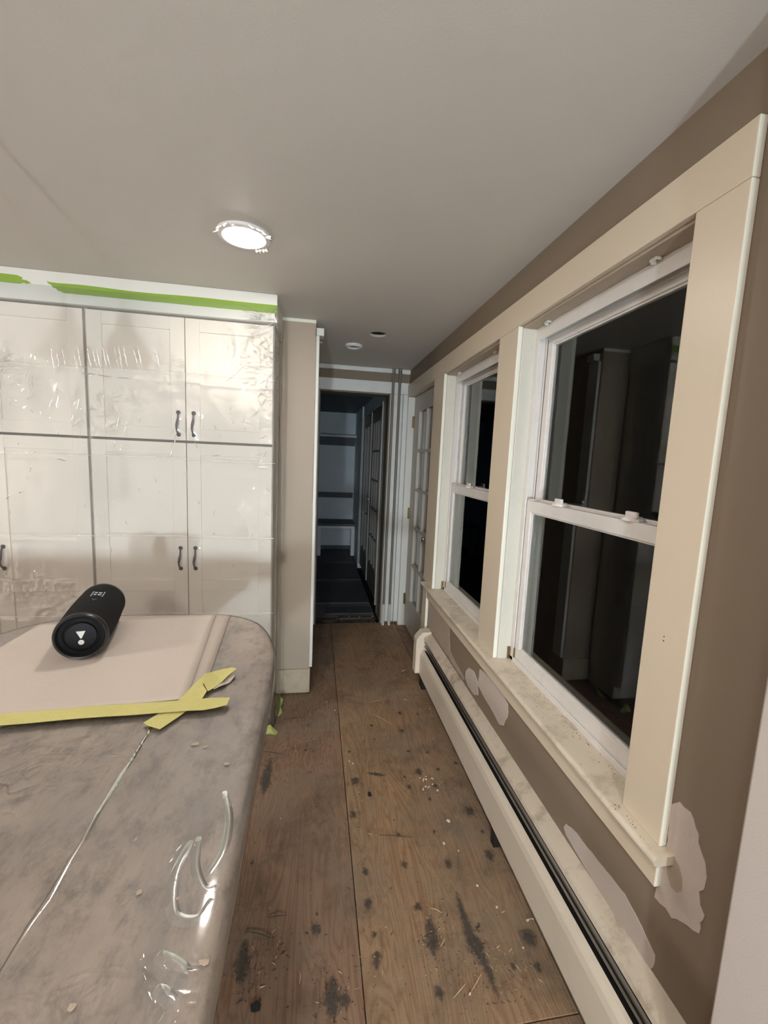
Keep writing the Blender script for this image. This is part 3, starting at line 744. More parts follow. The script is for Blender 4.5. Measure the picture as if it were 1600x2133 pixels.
def sheet_details():
    random.seed(55)
    # welded fold creases of the unfolded sheet
    for zf_ in (1.885, 1.475, 1.085, .68):
        v = []; f = []; n = 150
        for i in range(n):
            x = -1.944 + (1.944 - .206) * i / (n - 1); zc = zf_ + .004 * math.sin(x * 6) + .0008 * math.sin(x * 51)
            y = 2.2275 - .0012 * math.sin(x * 23); h = .0017 + .0009 * noise.noise((x * 12, zf_, 0))
            for a, b in ((-1, 0), (-.4, 1), (.4, 1), (1, 0)): v.append((x, y - .0022 * b, zc + h * a))
        for i in range(n - 1):
            for q in range(3): f.append((4 * i + q, 4 * i + 4 + q, 4 * i + 5 + q, 4 * i + 1 + q))
        MB().add(v, f).build('fold_crease', m_crease, PSH, smooth=True, recalc=False)
    # raised crinkles that catch the lamps, whitened to pass as glints
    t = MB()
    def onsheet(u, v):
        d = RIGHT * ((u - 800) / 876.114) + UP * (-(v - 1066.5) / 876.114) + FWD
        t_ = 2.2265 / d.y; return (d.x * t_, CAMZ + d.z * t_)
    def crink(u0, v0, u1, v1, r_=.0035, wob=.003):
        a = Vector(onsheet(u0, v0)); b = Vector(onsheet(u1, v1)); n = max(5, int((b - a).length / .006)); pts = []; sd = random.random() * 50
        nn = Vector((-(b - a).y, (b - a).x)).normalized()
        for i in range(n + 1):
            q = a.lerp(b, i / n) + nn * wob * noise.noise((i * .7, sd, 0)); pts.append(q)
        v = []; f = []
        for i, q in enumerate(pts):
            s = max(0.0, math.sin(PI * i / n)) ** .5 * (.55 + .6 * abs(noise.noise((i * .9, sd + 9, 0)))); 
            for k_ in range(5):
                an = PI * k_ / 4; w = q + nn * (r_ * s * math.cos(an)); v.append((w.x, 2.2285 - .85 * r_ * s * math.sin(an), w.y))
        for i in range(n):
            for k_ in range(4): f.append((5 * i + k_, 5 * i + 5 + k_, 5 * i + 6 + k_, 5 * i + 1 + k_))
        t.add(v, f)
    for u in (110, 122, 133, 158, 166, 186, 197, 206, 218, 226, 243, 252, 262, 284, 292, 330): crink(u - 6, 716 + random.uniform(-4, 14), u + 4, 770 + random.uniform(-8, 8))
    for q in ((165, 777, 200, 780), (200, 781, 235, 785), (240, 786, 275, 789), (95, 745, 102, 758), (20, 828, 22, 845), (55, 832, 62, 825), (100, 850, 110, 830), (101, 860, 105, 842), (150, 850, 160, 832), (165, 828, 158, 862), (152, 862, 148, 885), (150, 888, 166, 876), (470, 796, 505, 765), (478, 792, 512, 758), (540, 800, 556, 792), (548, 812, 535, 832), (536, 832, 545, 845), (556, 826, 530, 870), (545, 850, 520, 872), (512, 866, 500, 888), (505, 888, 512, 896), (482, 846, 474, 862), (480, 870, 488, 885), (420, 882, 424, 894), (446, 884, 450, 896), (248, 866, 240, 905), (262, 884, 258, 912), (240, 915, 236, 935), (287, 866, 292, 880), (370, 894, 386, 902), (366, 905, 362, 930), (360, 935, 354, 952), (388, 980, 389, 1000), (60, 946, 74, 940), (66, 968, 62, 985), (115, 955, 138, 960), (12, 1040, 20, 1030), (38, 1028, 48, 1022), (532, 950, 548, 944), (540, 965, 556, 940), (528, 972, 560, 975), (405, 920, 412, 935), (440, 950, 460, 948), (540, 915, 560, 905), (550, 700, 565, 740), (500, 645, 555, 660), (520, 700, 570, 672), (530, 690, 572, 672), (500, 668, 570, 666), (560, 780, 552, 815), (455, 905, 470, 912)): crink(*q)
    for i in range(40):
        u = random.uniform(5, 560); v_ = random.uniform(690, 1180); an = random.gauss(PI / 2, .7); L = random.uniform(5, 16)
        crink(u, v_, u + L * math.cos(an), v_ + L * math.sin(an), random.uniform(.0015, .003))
    o = t.build('crinkles', m_glint, PSH, smooth=True, recalc=False); o['kind'] = 'stuff'
sheet_mesh().build('plastic_sheet', m_film, None, smooth=True, label='clear plastic sheeting hung over the pantry cabinets', cat='plastic sheet', recalc=False)
PSH = bpy.data.objects['plastic_sheet']
sheet_details()

# ================================================================== ISLAND
OUT = [(-.098, -.70), (-.098, 1.10), (-.106, 1.29), (-.135, 1.41), (-.178, 1.515), (-.236, 1.568), (-.297, 1.604), (-.54, 1.612), (-.78, 1.617), (-.875, 1.588), (-.955, 1.525), (-1.01, 1.44), (-1.055, 1.28), (-1.065, 1.10), (-1.065, -.70)]
def densify(poly, step=.03):
    out = []; n = len(poly)
    for i in range(n):
        a = Vector(poly[i]); b = Vector(poly[(i + 1) % n]); m = max(1, int((b - a).length / step))
        for j in range(m): out.append(a.lerp(b, j / m))
    for _ in range(2):
        out = [(out[i - 1] + out[i] * 2 + out[(i + 1) % len(out)]) / 4 for i in range(len(out))]
    return out
OD = densify(OUT)
def inset(poly, d):
    n = len(poly); r = []
    for i in range(n):
        tt = (poly[(i + 1) % n] - poly[i - 1]).normalized(); nn = Vector((-tt.y, tt.x))
        r.append(poly[i] + nn * d)
    return r
def shell(prof, base=OD, cap_bottom=True):
    """prof list of (inset, z)"""
    t = MB(); n = len(base); v = []
    for d, z in prof:
        for q in inset(base, d): v.append((q.x, q.y, z))
    f = []
    for i in range(len(prof) - 1):
        for k_ in range(n): f.append((i * n + k_, i * n + (k_ + 1) % n, (i + 1) * n + (k_ + 1) % n, (i + 1) * n + k_))
    f.append(tuple(range((len(prof) - 1) * n, len(prof) * n)))
    if cap_bottom: f.append(tuple(range(n))[::-1])
    return t.add(v, f)
IS = thing('kitchen_island', 'kitchen island with overhanging stone top under plastic', 'island', (-.6, .45, 0))
R_ = .017
prof = [(.004, .876)] + [(.004 + R_ - R_ * math.cos(a), .894 + R_ * math.sin(a)) for a in (0, .4, .8, 1.2, PI / 2)] + [(.05, .911)]
shell(prof).build('countertop', m_stone, IS, smooth='auto')
MB().bbox(-.98, -.46, -.62, 1.28, .10, .8755, .003).build('cabinet_body', m_islandbody, IS)
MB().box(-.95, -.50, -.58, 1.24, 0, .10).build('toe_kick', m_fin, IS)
for y_ in (.65, 0.0): MB().prism([(-.459, .8755), (-.20, .8755), (-.20, .85), (-.43, .62), (-.459, .62)], 'Y', y_, y_ + .04).build('corbel', m_islandbody, IS)
# film cover
prof = [(.006, .862), (.001, .872), (.0005, .884)] + [(.0005 + .0185 - .0185 * math.cos(a), .8955 + .0185 * math.sin(a)) for a in (0, .3, .6, .9, 1.2, PI / 2)] + [(.045, .9142)]
CV = thing('plastic_cover', 'dusty clear plastic film stretched over the island top', 'plastic sheet', (-.6, .45, .914))
t = shell(prof, cap_bottom=False)
cov = t.build('cover_film', m_cover, CV, smooth='auto')
# heat-welded fold line in the film
pts = []
for i in range(50):
    y = .925 - 1.4 * i / 49; pts.append((-.3415 + .0012 * math.sin(i * .7) + .0009 * math.sin(i * 2.1), y, .9144))
t = MB(); v = []; f = []
for (x, y, z) in pts:
    h = .0016 + .0006 * math.sin(y * 31) + .0005 * math.sin(y * 77)
    v += [(x - .0035, y, z), (x - .001, y, z + h), (x + .001, y, z + h * .9), (x + .004, y, z)]
for i in range(len(pts) - 1):
    for q in range(3): f.append((4 * i + q, 4 * i + q + 1, 4 * i + 4 + q + 1, 4 * i + 4 + q))
t.add(v, f); t.build('film_fold', m_cover, CV, smooth=True, recalc=False)
# loops of slack film near the edge (real ridges)
def ridge(pts2, hgt, wid):
    t = MB(); v = []; f = []; n = len(pts2)
    P2 = [Vector(p) for p in pts2]
    for i, p in enumerate(P2):
        tt = (P2[min(i + 1, n - 1)] - P2[max(0, i - 1)]).normalized(); nn = Vector((-tt.y, tt.x)); s = max(0.0, math.sin(PI * i / (n - 1))) ** .6
        for a, h in ((-1, 0), (-.5, .75), (0, 1), (.5, .75), (1, 0)):
            q = p + nn * wid * a * (.5 + .5 * s); v.append((q.x, q.y, .9143 + hgt * h * s))
    for i in range(n - 1):
        for q in range(4): f.append((5 * i + q, 5 * i + q + 1, 5 * i + 5 + q + 1, 5 * i + 5 + q))
    t.add(v, f); t.build('slack_ripple', m_cover, CV, smooth=True, recalc=False)
def crv(ps, n=22):
    out = []
    m = len(ps) - 1
    for i in range(n):
        u = i / (n - 1) * m; k_ = min(int(u), m - 1); s = u - k_
        p0, p1, p2, p3 = [Vector(ps[max(0, min(m, k_ + d))]) for d in (-1, 0, 1, 2)]
        out.append(.5 * ((2 * p1) + (p2 - p0) * s + (2 * p0 - 5 * p1 + 4 * p2 - p3) * s * s + (3 * p1 - p0 - 3 * p2 + p3) * s ** 3))
    return [(q.x, q.y) for q in out]
ridge(crv([(-.148, .72), (-.128, .66), (-.125, .60), (-.14, .56)]), .0011, .007)
ridge(crv([(-.178, .625), (-.185, .57), (-.17, .515), (-.138, .505), (-.125, .53)]), .0012, .008)
ridge(crv([(-.168, .63), (-.16, .58), (-.14, .545), (-.123, .545)]), .0010, .007)
ridge(crv([(-.175, .47), (-.15, .455), (-.135, .44), (-.145, .42)]), .0014, .010)
ridge(crv([(-.165, .435), (-.155, .43), (-.14, .415), (-.15, .40)]), .0012, .008)

# masking paper sheets lying on the cover
def paper(poly, z, label, seed, mat=None):
    n = 26; v = []; f = []
    P0, P1, P2, P3 = [Vector(q) for q in poly]  # near-left, near-right, far-right, far-left
    for j in range(n + 1):
        for i in range(n + 1):
            a = P0.lerp(P1, i / n); b = P3.lerp(P2, i / n); q = a.lerp(b, j / n)
            v.append((q.x, q.y, z + max(0, .0022 * fbm(q.x * 9 + seed, q.y * 7, seed, 3)) + .0002))
    for j in range(n):
        for i in range(n):
            a = j * (n + 1) + i; f.append((a, a + 1, a + n + 2, a + n + 1))
    t = MB().add(v, f)
    o = t.build('masking_paper', mat or m_paper, None, smooth=True, label=label, cat='paper', recalc=False)
    md = o.modifiers.new('thickness', 'SOLIDIFY'); md.thickness = .0004; md.offset = 1
paper([(-.90, .945), (-.262, 1.0), (-.300, 1.585), (-.80, 1.592)], .9153, 'wide lower sheet of cream masking paper on the island', 2, m_paper2)
paper([(-.92, .955), (-.296, 1.02), (-.352, 1.586), (-.90, 1.52)], .9180, 'upper sheet of cream masking paper beneath the speaker', 6)

# tape on the island
def tape(pts, width, wdir, label, mat=m_tape, group=None):
    MB().ribbon(pts, width, wdir, .0005).build('tape_strip', mat, None, label=label, cat='tape', group=group)
def lerp(a, b, s): return tuple(a[i] + (b[i] - a[i]) * s for i in range(len(a)))
z = .9245
pts = [lerp((-.96, .942, z), (-.192, .987, z), i / 30) for i in range(31)]
pts = [(p[0], p[1] + .003 * math.sin(p[0] * 9), p[2] + (.0012 * abs(math.sin(p[0] * 16))) + (.004 * max(0, (p[0] + .26) / .07) ** 2)) for p in pts]
tape(pts, [.046] * 28 + [.05, .043, .030], (.05, 1, 0), 'long straight lime tape strip holding down the paper edge')
def onz(u, v, z):
    d = RIGHT * ((u - 800) / 876.114) + UP * (-(v - 1066.5) / 876.114) + FWD
    t_ = (z - CAMZ) / d.z; return (d.x * t_, d.y * t_)
def tape_poly(px, z, label, lift, mat=None, nm='tape_strip'):
    """thin creased scrap: outline noted off the photograph, laid on the table plane"""
    P2 = [Vector(onz(u, v, z)) for u, v in px]; n = len(P2); c_ = sum(P2, Vector((0, 0))) / n
    v = [(c_.x, c_.y, z + lift[-1])] + [(q.x, q.y, z + lift[i]) for i, q in enumerate(P2)]
    v += [(x, y, zz - .0005) for x, y, zz in v]
    f = []
    for i in range(n):
        j = (i + 1) % n
        f += [(0, 1 + i, 1 + j), (n + 1, n + 2 + j, n + 2 + i), (1 + i, n + 2 + i, n + 2 + j, 1 + j)]
    MB().add(v, f).build(nm, mat or m_tape, None, label=label, cat='tape')
tape_poly([(299, 1505), (307, 1512), (333, 1519), (372, 1493), (420, 1458), (431, 1444), (423, 1428), (428, 1407), (402, 1428), (364, 1466)], .9212, 'crumpled lime tape piece crossing under the long strip', [0, .001, 0, .0, .001, .006, .003, .006, .001, 0, .0005])
tape_poly([(426, 1409), (440, 1402), (462, 1396), (482, 1394), (493, 1403), (476, 1411), (462, 1422), (446, 1434), (433, 1443), (424, 1430)], .9212, 'folded lime tape piece with a curled tip on the paper corner', [.008, .003, .0025, .006, .015, .006, .002, .002, .004, .010, .003])
pts = [(*lerp((-.245, 1.060), (-.203, 1.13), i / 8), .919 + .003 * math.sin(i)) for i in range(9)]
MB().ribbon(pts, [.012, .02, .026, .028, .028, .026, .022, .016, .010], (.7, -.6, 0), .0004).build('paper_scrap', m_paper, None, label='torn paper scrap stuck below the folded tape', cat='paper')

# plaster splashes on the cover
def blob(cx, cy, r, z, mat, parent=None, name='plaster_splash', el=1.0, rot=0, h=.0012, seed=0, n=18):
    v = [(cx, cy, z + h)]; f = []
    for i in range(n):
        a = 2 * PI * i / n; rr = r * (1 + .45 * noise.noise((math.cos(a) * 1.6 + seed, math.sin(a) * 1.6, seed)))
        x = rr * math.cos(a); y = rr * el * math.sin(a)
        v.append((cx + x * math.cos(rot) - y * math.sin(rot), cy + x * math.sin(rot) + y * math.cos(rot), z))
    f = [(0, 1 + i, 1 + (i + 1) % n) for i in range(n)]
    return MB().add(v, f).build(name, mat, parent, smooth=True, recalc=False)
for i, (x, y, r, e) in enumerate([(-.232, .855, .017, .5), (-.21, .845, .010, .6), (-.158, .79, .012, .7), (-.225, .55, .007, 1), (-.247, .43, .0085, .9), (-.118, .455, .012, .6), (-.172, .535, .006, .7), (-.29, 1.05, .008, .7), (-.425, .70, .004, .5)]):
    blob(x, y, r * .5, .9146, m_spackle2, CV, el=e, seed=i * 3.3, h=.0005)

# ================================================================== SPEAKER
SPX, SPY, SPR, SPL, SPA = -.6368, 1.2411, .0693, .2975, math.radians(104.14)
SP = thing('bluetooth_speaker', 'black cylindrical portable speaker lying on the masking paper', 'speaker', (SPX, SPY, .9196), (0, 0, SPA))
# local: axis +X from front end (x=0) to far end, z up, centre z = SPR
def sp_r(u):  # barrel outline
    return SPR * (.955 + .045 * math.sin(PI * u))
t = MB(); prof = []
for i in range(25):
    u = i / 24; prof.append((sp_r(u), .012 + (SPL - .024) * u))
t.lathe(prof, (0, 0, SPR), (1, 0, 0), 48); t.build('fabric_body', m_speaker, SP, local=True, smooth='auto')
def endring(x, d, nm):
    R0 = SPR * .955
    t = MB().lathe([(R0 * .99, .014), (R0 * 1.015, .008), (R0 * 1.0, .001), (R0 * .955, -.003), (R0 * .90, -.001), (R0 * .86, .006), (R0 * .83, .016), (R0 * .80, .020)], (x, 0, SPR), (d, 0, 0), 48)
    return t.build(nm, m_rubber, SP, local=True, smooth='auto')
for x, d in ((.0, 1), (SPL, -1)):
    endring(x, d, 'end_ring')
    R0 = SPR * .955
    rd = MB().lathe([(R0 * .82, .020), (R0 * .74, .018), (R0 * .70, .011), (R0 * .66, .010), (R0 * .62, .014), (R0 * .575, .0125), (R0 * .56, .006), (R0 * .30, .0045), (.0001, .0042)], (x, 0, SPR), (d, 0, 0), 48).build('passive_radiator', m_radiator, SP, local=True, smooth='auto')
    if d > 0:
        # silver badge: wedge over a dot; local +Y is to the viewer's left here
        s = R0
        px = .0036
        def bd(poly, nm):
            n = len(poly)
            v = [(px, a, SPR + b) for a, b in poly] + [(px + .002, a, SPR + b) for a, b in poly]
            f = [tuple(range(n)), tuple(range(n, 2 * n))[::-1]] + [(i, (i + 1) % n, n + (i + 1) % n, n + i) for i in range(n)]
            MB().add(v, f).build(nm, m_logo, SP, local=True)
        bd([(s * .17, s * .22), (s * .02, -s * .10), (-s * .02, -s * .10), (-s * .17, s * .22)], 'badge_wedge')
        bd([(s * .11 * math.cos(2 * PI * i / 20), -s * .27 + s * .11 * math.sin(2 * PI * i / 20)) for i in range(20)], 'badge_dot')
# emblem plate and symbols on the upper side
def onbody(x, ang, du, dv):
    a = ang + dv / SPR; rr = sp_r((x + du - .012) / (SPL - .024)) + .0006
    return (x + du, -rr * math.sin(a), SPR + rr * math.cos(a))
def plate(x, ang, polys, mat, nm):
    t = MB()
    for poly in polys:
        n = len(poly); v = [onbody(x, ang, a, b) for a, b in poly]; t.add(v, [tuple(range(n))])
    t.build(nm, mat, SP, local=True, recalc=False)
AN = math.radians(9)
fr_o = [(-.012, -.015), (-.012, .015), (.012, .015), (.012, -.015)]
A_, B_, W_ = .024, .0165, .0022
plate(.175, AN, [[(-A_, -B_), (-A_, B_), (-A_ + .004, B_), (-A_ + .004, -B_)], [(A_ - .004, -B_), (A_ - .004, B_), (A_, B_), (A_, -B_)], [(-A_ + .004, -B_), (-A_ + .004, -B_ + W_), (A_ - .004, -B_ + W_), (A_ - .004, -B_)], [(-A_ + .004, B_ - W_), (-A_ + .004, B_), (A_ - .004, B_), (A_ - .004, B_ - W_)]], m_logo, 'emblem_frame')
plate(.175, AN, [[(-.015, -.010), (-.015, .010), (-.005, .010), (-.005, -.010)], [(.005, -.010), (.005, .010), (.015, .010), (.015, -.010)]], m_led, 'emblem_bars')
plate(.115, AN, [[(.008, -.008), (-.008, 0), (.008, .008)]], m_rubber, 'play_symbol')

# ================================================================== CEILING FIXTURES
def downlight(x, y, r, label, scraps=False, group=None):
    L = thing('recessed_light', label, 'ceiling light', (x, y, 2.3), group=group)
    MB().lathe([(r, -.001), (r, .004), (r * .96, .009), (r * .80, .011), (r * .76, .008), (r * .76, -.001)], (x, y, 2.3), (0, 0, -1), 40).build('trim_ring', m_ring, L, smooth='auto')
    MB().lathe([(r * .755, .006), (r * .70, .013), (r * .4, .018), (.0001, .019)], (x, y, 2.3), (0, 0, -1), 40).build('lens', m_lens, L, smooth='auto')
    if scraps:
        random.seed(4)
        def ring_pt(a, rr, dz): return (x + rr * math.cos(a), y + rr * math.sin(a), 2.3 - dz)
        for a0, a1, wv in ((3.3, 4.5, .012), (5.0, 6.05, .026), (.75, 1.25, .012)):
            pts = []; wd = []
            for i in range(12):
                a = a0 + (a1 - a0) * i / 11; pts.append(ring_pt(a, r * 1.0 + .006 * math.sin(i * 1.7), .008 + .006 * abs(math.sin(i * 2.1)))); wd.append(wv * (.5 + .5 * abs(math.sin(i * 1.3 + a0))))
            dirs = [(math.cos(a0 + (a1 - a0) * i / 11), math.sin(a0 + (a1 - a0) * i / 11), -.3) for i in range(12)]
            MB().ribbon(pts, wd, dirs, .0006).build('plastic_scrap', m_chip, L)
    return L
downlight(-.273, 1.70, .095, 'lit recessed ceiling light with torn plastic around its rim', True)
for x, y, lb in ((-.273, -.35, 'added recessed fill light with a clean rim over the island'), ):
    downlight(x, y, .095, lb)  # extra out-of-view downlight, added as fill
def dome(x, y, label):  # unseen warm fill, added to brighten the room
    L = thing('fill_dome', label, 'ceiling light', (x, y, 2.3))
    MB().lathe([(.0001, -.0), (.185, 0), (.185, .022), (.17, .028), (.0001, .028)], (x, y, 2.3), (0, 0, -1), 40).build('base_plate', m_chrome, L, smooth='auto')
    MB().lathe([(.165, .028), (.160, .055), (.135, .085), (.09, .105), (.04, .115), (.0001, .117)], (x, y, 2.3), (0, 0, -1), 40).build('opal_shade', m_fill, L, smooth='auto')
dome(-3.0, .35, 'added opal fill lamp on the ceiling by the side wall')
dome(-.40, -1.75, 'added opal fill lamp on the ceiling above the work lamp')
# white ring fixture and open can
RG = thing('ceiling_ring', 'white round ceiling ring left of the open lamp hole in the passage', 'ceiling fixture', (.246, 3.06, 2.3))
MB().lathe([(.060, 0), (.060, .012), (.055, .018), (.046, .018), (.042, .012), (.041, .004)], (.246, 3.06, 2.3), (0, 0, -1), 36).build('rim', m_ring, RG, smooth='auto')
MB().lathe([(.0408, .001), (.040, .006), (.02, .008), (.0001, .008)], (.246, 3.06, 2.3), (0, 0, -1), 36).build('inner_disc', paint('grey grille', C(150, 150, 150), .6, .1, 50, .2, 300), RG, smooth='auto')
CN = thing('lamp_can', 'empty black recessed lamp can open in the passage ceiling', 'ceiling light', (HOLE[0], HOLE[1], 2.3))
MB().lathe([(.0565, .015), (.0565, .10), (.0001, .10)], (HOLE[0], HOLE[1], 2.3), (0, 0, 1), 32).build('can_wall', m_black, CN, smooth='auto', recalc=False)
MB().tube([(HOLE[0] - .02, HOLE[1], 2.39), (HOLE[0] - .01, HOLE[1] + .01, 2.34), (HOLE[0] + .01, HOLE[1], 2.325), (HOLE[0] + .03, HOLE[1] + .01, 2.35)], .003, 6).build('loose_wire', m_track, CN, smooth='auto')

# pendant and work lamp behind the camera: they light and shade the cabinets
PX, PY = -.80, .86
PD = thing('pendant_lamp', 'dark bell shaped pendant lamp hanging over the island', 'pendant lamp', (PX, PY, 2.3))
MB().lathe([(.0001, 0), (.05, 0), (.05, .012), (.012, .02), (.0001, .02)], (PX, PY, 2.3), (0, 0, -1), 24).build('canopy', m_darkmetal, PD, smooth='auto')
MB().tube([(PX, PY, 2.285), (PX, PY, 1.775)], .005, 8).build('rod', m_darkmetal, PD, smooth='auto')
MB().lathe([(.016, 0), (.022, .02), (.024, .04), (.05, .085), (.088, .16), (.085, .16), (.047, .085), (.020, .04), (.014, .02)], (PX, PY, 1.775), (0, 0, -1), 28, close=True).build('shade', m_darkmetal, PD, smooth='auto')
WLX, WLZ = -.25, .80
WL = thing('work_lamp', 'twin head work lamp on a yellow tripod near the back wall', 'work lamp', (WLX, -2.5, 0))
m_yel = paint('yellow tool enamel', C(220, 180, 40), .4, .05, 9, 0)
for i in range(3):
    a = 2 * PI * i / 3 + .5
    MB().tube([(WLX, -2.5, .52), (WLX + .32 * math.cos(a), -2.5 + .32 * math.sin(a), .012)], .011, 8).build('leg', m_yel, WL, smooth='auto')
MB().tube([(WLX, -2.5, .25), (WLX, -2.5, WLZ)], .014, 10).build('mast', m_darkmetal, WL, smooth='auto')
MB().tube([(WLX - .36, -2.5, WLZ), (WLX + .36, -2.5, WLZ)], .012, 10).build('crossbar', m_yel, WL, smooth='auto')
for s in (-1, 1):
    hx = WLX + s * .30
    hd = MB().bbox(hx - .085, hx + .085, -2.53, -2.47, WLZ + .012, WLZ + .138, .008).build('lamp_head', m_darkmetal, WL)
    MB().box(hx - .035, hx + .035, -2.469, -2.466, WLZ + .05, WLZ + .10).build('lamp_face', m_work, hd)

# ================================================================== FLOOR MARKS AND DEBRIS
def onfloor(a, b):
    """crop coordinates noted off the photograph's floor -> real floor position"""
    u = 440 + .5 * a; v = 1280 + .5 * b
    d = RIGHT * ((u - 800) / 876.114) + UP * (-(v - 1066.5) / 876.114) + FWD
    t_ = -CAMZ / d.z
    return d.x * t_, d.y * t_
def residue(pts, wid, seed):
    """ragged patch along a path of floor points; carries an edge attribute (1 centre, 0 rim)"""
    n = len(pts); v = []; f = []; e = []
    P2 = [Vector(p) for p in pts]
    if n == 1:
        c_ = P2[0]; v.append((c_.x, c_.y, .0010)); e.append(1)
        for i in range(14):
            a = 2 * PI * i / 14; r_ = wid * (1 + .4 * noise.noise((math.cos(a) + seed, math.sin(a), seed)))
            v.append((c_.x + r_ * math.cos(a), c_.y + r_ * 1.3 * math.sin(a), .0007)); e.append(0)
        f = [(0, 1 + i, 1 + (i + 1) % 14) for i in range(14)]
    else:
        m = 14 * (n - 1); dense = []
        for i in range(m + 1):
            u_ = i / m * (n - 1); k_ = min(int(u_), n - 2); dense.append(P2[k_].lerp(P2[k_ + 1], u_ - k_))
        for i, q in enumerate(dense):
            tt = (dense[min(i + 1, m)] - dense[max(i - 1, 0)]).normalized(); nn = Vector((-tt.y, tt.x))
            s_ = max(0.0, math.sin(PI * i / m)) ** .4; wv = wid * s_ * (1 + .5 * noise.noise((i * .35, seed, 0)))
            for a, ee in ((-1, 0), (0, s_), (1, 0)):
                p_ = q + nn * a * wv; v.append((p_.x, p_.y, .0007 + .0004 * ee)); e.append(ee)
        for i in range(m):
            for q in range(2): f.append((3 * i + q, 3 * i + q + 1, 3 * i + 3 + q + 1, 3 * i + 3 + q))
    o = MB().add(v, f).build('glue_residue', m_smear, fl, smooth=True, recalc=False)
    at_ = o.data.attributes.new('edge', 'FLOAT', 'POINT')
    for i, x in enumerate(e): at_.data[i].value = x
spots = [(785, 412, .030), (795, 485, .034), (822, 570, .024), (865, 655, .04), (575, 572, .02), (600, 692, .04), (825, 720, .024), (912, 770, .018), (1075, 818, .042), (1160, 1005, .044), (988, 1040, .030), (805, 1045, .028), (780, 920, .018), (655, 1205, .032), (862, 1215, .028), (1325, 1350, .05), (950, 1578, .030), (640, 1072, .026), (592, 832, .034), (1258, 1465, .018), (1362, 1470, .024), (435, 1312, .034), (945, 645, .022), (900, 575, .02), (860, 415, .02), (1020, 620, .018), (680, 1335, .02), (170, 1035, .014), (805, 677, .018), (440, 1250, .012), (560, 1610, .03), (1130, 905, .014), (930, 905, .014), (680, 520, .014), (935, 715, .024)]
for i, (a, b, r_) in enumerate(spots): residue([onfloor(a, b)], r_ * .72, i * 1.7)
residue([onfloor(645, 660), onfloor(730, 672)], .018, 3)
residue([onfloor(1018, 1145), onfloor(1040, 1220), onfloor(1075, 1330), onfloor(1125, 1420), onfloor(1160, 1500), onfloor(1205, 1615)], .026, 5)
residue([onfloor(1075, 1330), onfloor(1130, 1440)], .040, 9)
residue([onfloor(905, 1260), onfloor(920, 1340), onfloor(930, 1430)], .036, 13)
residue([onfloor(690, 1395), onfloor(690, 1490)], .020, 17)
residue([onfloor(500, 1500), onfloor(505, 1600), onfloor(510, 1690)], .040, 19)
residue([onfloor(250, 590), onfloor(230, 680), onfloor(215, 760)], .035, 23)
residue([onfloor(140, 1340), onfloor(130, 1450), onfloor(120, 1560)], .030, 29)

random.seed(31)
def chip(a, b, size, mat, nm, label, cat, group, long=1.0, h=.0025):
    x, y = onfloor(a, b)
    n = 6; poly = []; size *= .75
    for i in range(n):
        an = 2 * PI * i / n; rr = size * random.uniform(.55, 1.1); poly.append((rr * math.cos(an) * long, rr * math.sin(an)))
    th = random.uniform(0, PI); c_, s_ = math.cos(th), math.sin(th)
    poly = [(x + p_[0] * c_ - p_[1] * s_, y + p_[0] * s_ + p_[1] * c_) for p_ in poly]
    MB().prism(poly, 'Z', .0004, h).build(nm, mat, None, label=label, cat=cat, group=group)
for i in range(16):
    chip(random.uniform(868, 945), random.uniform(675, 735), random.uniform(.003, .008), m_chip, 'paint_chip', 'tiny white chip in the scatter on the plywood between the island and the heater', 'paint chip', 'cluster of white chips on the floor')
chip(988, 862, .012, m_chip, 'paint_chip', 'largest lone white paint chip on the plywood', 'paint chip', None, 1.3, .003)
for a, b in ((800, 238), (480, 365), (515, 400), (575, 612), (590, 622), (290, 852), (910, 392), (808, 355), (1108, 1130), (1190, 1220), (1320, 1275), (1078, 1582), (1340, 1270), (1300, 1390), (1030, 985), (970, 955)):
    chip(a, b, random.uniform(.003, .006), m_chip, 'paint_chip', 'tiny white chip lying alone on the bare plywood', 'paint chip', 'lone white chips on the floor', random.uniform(1, 2.2))
def splinter(a0, b0, a1, b1, label, mat=m_splinter, r_=.0013, group=None):
    p0 = onfloor(a0, b0); p1 = onfloor(a1, b1)
    mid = ((p0[0] + p1[0]) / 2 + .002, (p0[1] + p1[1]) / 2, .0045)
    MB().tube([(p0[0], p0[1], .0018), mid, (p1[0], p1[1], .0018)], [r_ * .6, r_, r_ * .5], 5).build('wood_splinter', mat, None, label=label, cat='splinter', group=group)
splinter(678, 418, 750, 458, 'longest pale wood splinter on the plywood'); splinter(672, 364, 702, 358, 'short pale splinter near the partition end of the plywood')
G_ = 'splinters on the floor'
for q in ((800, 355, 818, 360), (1010, 1600, 1060, 1540), (1085, 1570, 1125, 1500), (955, 1385, 975, 1350), (915, 1225, 960, 1245), (790, 236, 812, 233), (1310, 1275, 1345, 1270), (370, 1490, 368, 1540)):
    splinter(*q, 'thin pale wood sliver among the glue marks', group=G_)
for q in ((145, 1320, 260, 1352), (235, 1265, 315, 1255), (300, 438, 388, 430), (210, 570, 300, 585), (700, 920, 840, 930)):
    splinter(*q, 'thin dark wood sliver on the plywood near the island', m_darkchip, .0012, 'dark slivers on the floor')
for a, b, s in ((185, 1642, .020), (660, 750, .016), (392, 567, .007), (668, 463, .010)):
    chip(a, b, s, m_darkchip, 'tar_chip', 'dark flake of old adhesive on the plywood', 'adhesive flake', 'dark flakes on the floor', 1.2, .004)
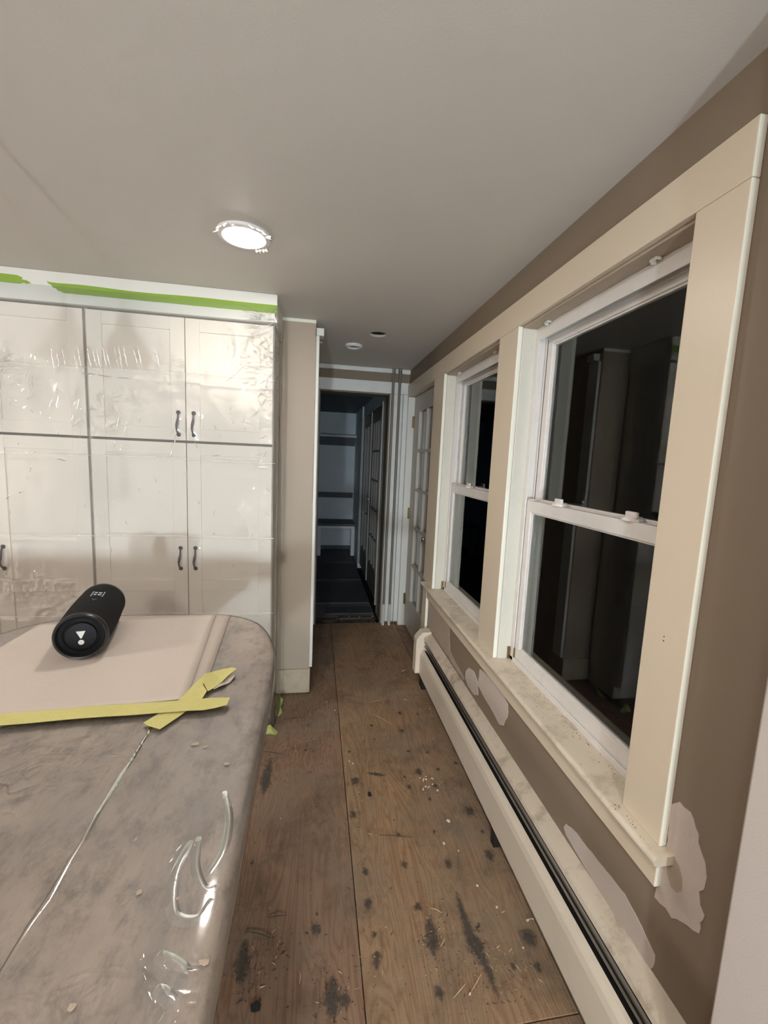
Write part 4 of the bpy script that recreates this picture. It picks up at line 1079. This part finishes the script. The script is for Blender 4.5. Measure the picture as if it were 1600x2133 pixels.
# uncountable grit: one object
random.seed(77); t = MB()
cl = [(220, 640, 60, 90), (230, 1390, 110, 120), (130, 1500, 60, 120), (500, 1600, 70, 120), (1130, 1400, 90, 150), (930, 1330, 60, 90), (400, 440, 160, 90), (350, 560, 150, 30), (1000, 500, 90, 160), (900, 700, 120, 60), (600, 740, 40, 200), (780, 150, 70, 60), (300, 345, 120, 15), (1250, 1500, 160, 140), (700, 1400, 300, 250), (1050, 700, 90, 200)]
for i in range(1500):
    c_ = random.choice(cl); x, y = onfloor(random.gauss(c_[0], c_[2] * .6), random.gauss(c_[1], c_[3] * .6))
    if x > .72 or y > 3.7 or y < .5 or (x < -.02 and y > 2.56) or (x < -.19 and y > 2.1): continue
    s = random.uniform(.0008, .0028); a = random.uniform(0, PI); l_ = s * random.choice((1, 1, 2, 4))
    dx, dy = math.cos(a), math.sin(a); nx, ny = -dy, dx
    zt = s * .8
    v = [(x + dx * l_, y + dy * l_, .0003), (x + nx * s * .5, y + ny * s * .5, .0003), (x - dx * l_, y - dy * l_, .0003), (x - nx * s * .5, y - ny * s * .5, .0003), (x, y, zt)]
    t.add(v, [(0, 1, 4), (1, 2, 4), (2, 3, 4), (3, 0, 4), (3, 2, 1, 0)], random.choice((0, 0, 0, 1, 2)))
t.build('floor_grit', [m_darkchip, m_splinter, m_ply[2]], None, label='fine grit and sawdust scattered over the plywood', cat='debris', kind='stuff')
# sill dirt
random.seed(78); t = MB()
for i in range(420):
    y = random.uniform(.74, 2.75); lane = random.random()
    if 1.635 < y < 1.83 or y < .86 or y > 2.62: x = random.uniform(.758, .783)
    else: x = .855 - abs(random.gauss(0, .016)) if lane < .7 else random.uniform(.765, .855)
    s = random.uniform(.0006, .0019)
    t.add([(x + s, y, .6757), (x, y + s * 1.3, .6757), (x - s, y, .6757), (x, y - s * 1.2, .6757), (x, y, .6757 + s * .8)], [(0, 1, 4), (1, 2, 4), (2, 3, 4), (3, 0, 4), (3, 2, 1, 0)])
t.build('sill_dirt', m_darkchip, None, label='dark dirt specks along the window sill', cat='debris', kind='stuff')
# crumpled tape at the foot of the sheeting
def crumple(pts, wid, seed, label):
    v = []; f = []; n = len(pts)
    for i, p_ in enumerate(pts):
        for j in range(5):
            s = (j / 4 - .5) * wid[i]
            q = Vector(p_) + Vector((s, .3 * s * math.sin(i), 0))
            q += Vector((.008 * noise.noise((i * 1.7, j * 1.9, seed)), .02 * noise.noise((i * 1.8 + 5, j * 1.9, seed)), .004 * noise.noise((i, j, seed + 4))))
            q.z = max(q.z, .0025); v.append(q[:])
    for i in range(n - 1):
        for j in range(4): a = 5 * i + j; f.append((a, a + 1, a + 6, a + 5))
    o = MB().add(v, f).build('crumpled_tape', m_tapegreen2, None, smooth=True, label=label, cat='tape', recalc=False)
    md = o.modifiers.new('thickness', 'SOLIDIFY'); md.thickness = .0006
m_tapegreen2 = paint('pale lime tape', C(166, 172, 104), .7, .08, 30, .3, 150, .3)
def scrap(pts, mat, label, nm='crumpled_tape'):
    c_ = sum((Vector(q) for q in pts), Vector()) / len(pts); n = len(pts)
    v = [(c_ + Vector((.006, -.010, .004)))[:]] + list(pts)
    v += [(x + .0005, y + .0006, max(.0002, z - .0003)) for x, y, z in v]
    f = []
    for i in range(n):
        j = (i + 1) % n
        f += [(0, 1 + i, 1 + j), (n + 1, n + 2 + j, n + 2 + i), (1 + i, n + 2 + i, n + 2 + j, 1 + j)]
    MB().add(v, f).build(nm, mat, None, label=label, cat='tape')
def ony(u, v, y):
    d = RIGHT * ((u - 800) / 876.114) + UP * (-(v - 1066.5) / 876.114) + FWD
    t_ = y / d.y; return (d.x * t_, y, CAMZ + d.z * t_)
sp = [ony(u, v, y) for u, v, y in ((573, 1436, 2.50), (582, 1450, 2.47), (590, 1456, 2.45), (586, 1468, 2.42), (585, 1478, 2.43), (588, 1488, 2.38), (584, 1503, 2.36), (573, 1520, 2.34), (567, 1512, 2.36), (568, 1490, 2.40), (571, 1465, 2.45))]
scrap([(max(x, -.186), y, max(z, .004)) for x, y, z in sp], m_tapegreen2, 'crumpled lime tape hanging off the sheeting by the partition')
sp = [ony(u, v, y) for u, v, y in ((551, 1532, 2.185), (555, 1513, 2.20), (563, 1509, 2.21), (569, 1516, 2.205), (579, 1525, 2.20), (575, 1533, 2.18), (564, 1530, 2.19))]
scrap([(x, y, max(z, .003)) for x, y, z in sp], m_tapegreen2, 'small crumpled lime tape wad on the floor at the cabinet corner')
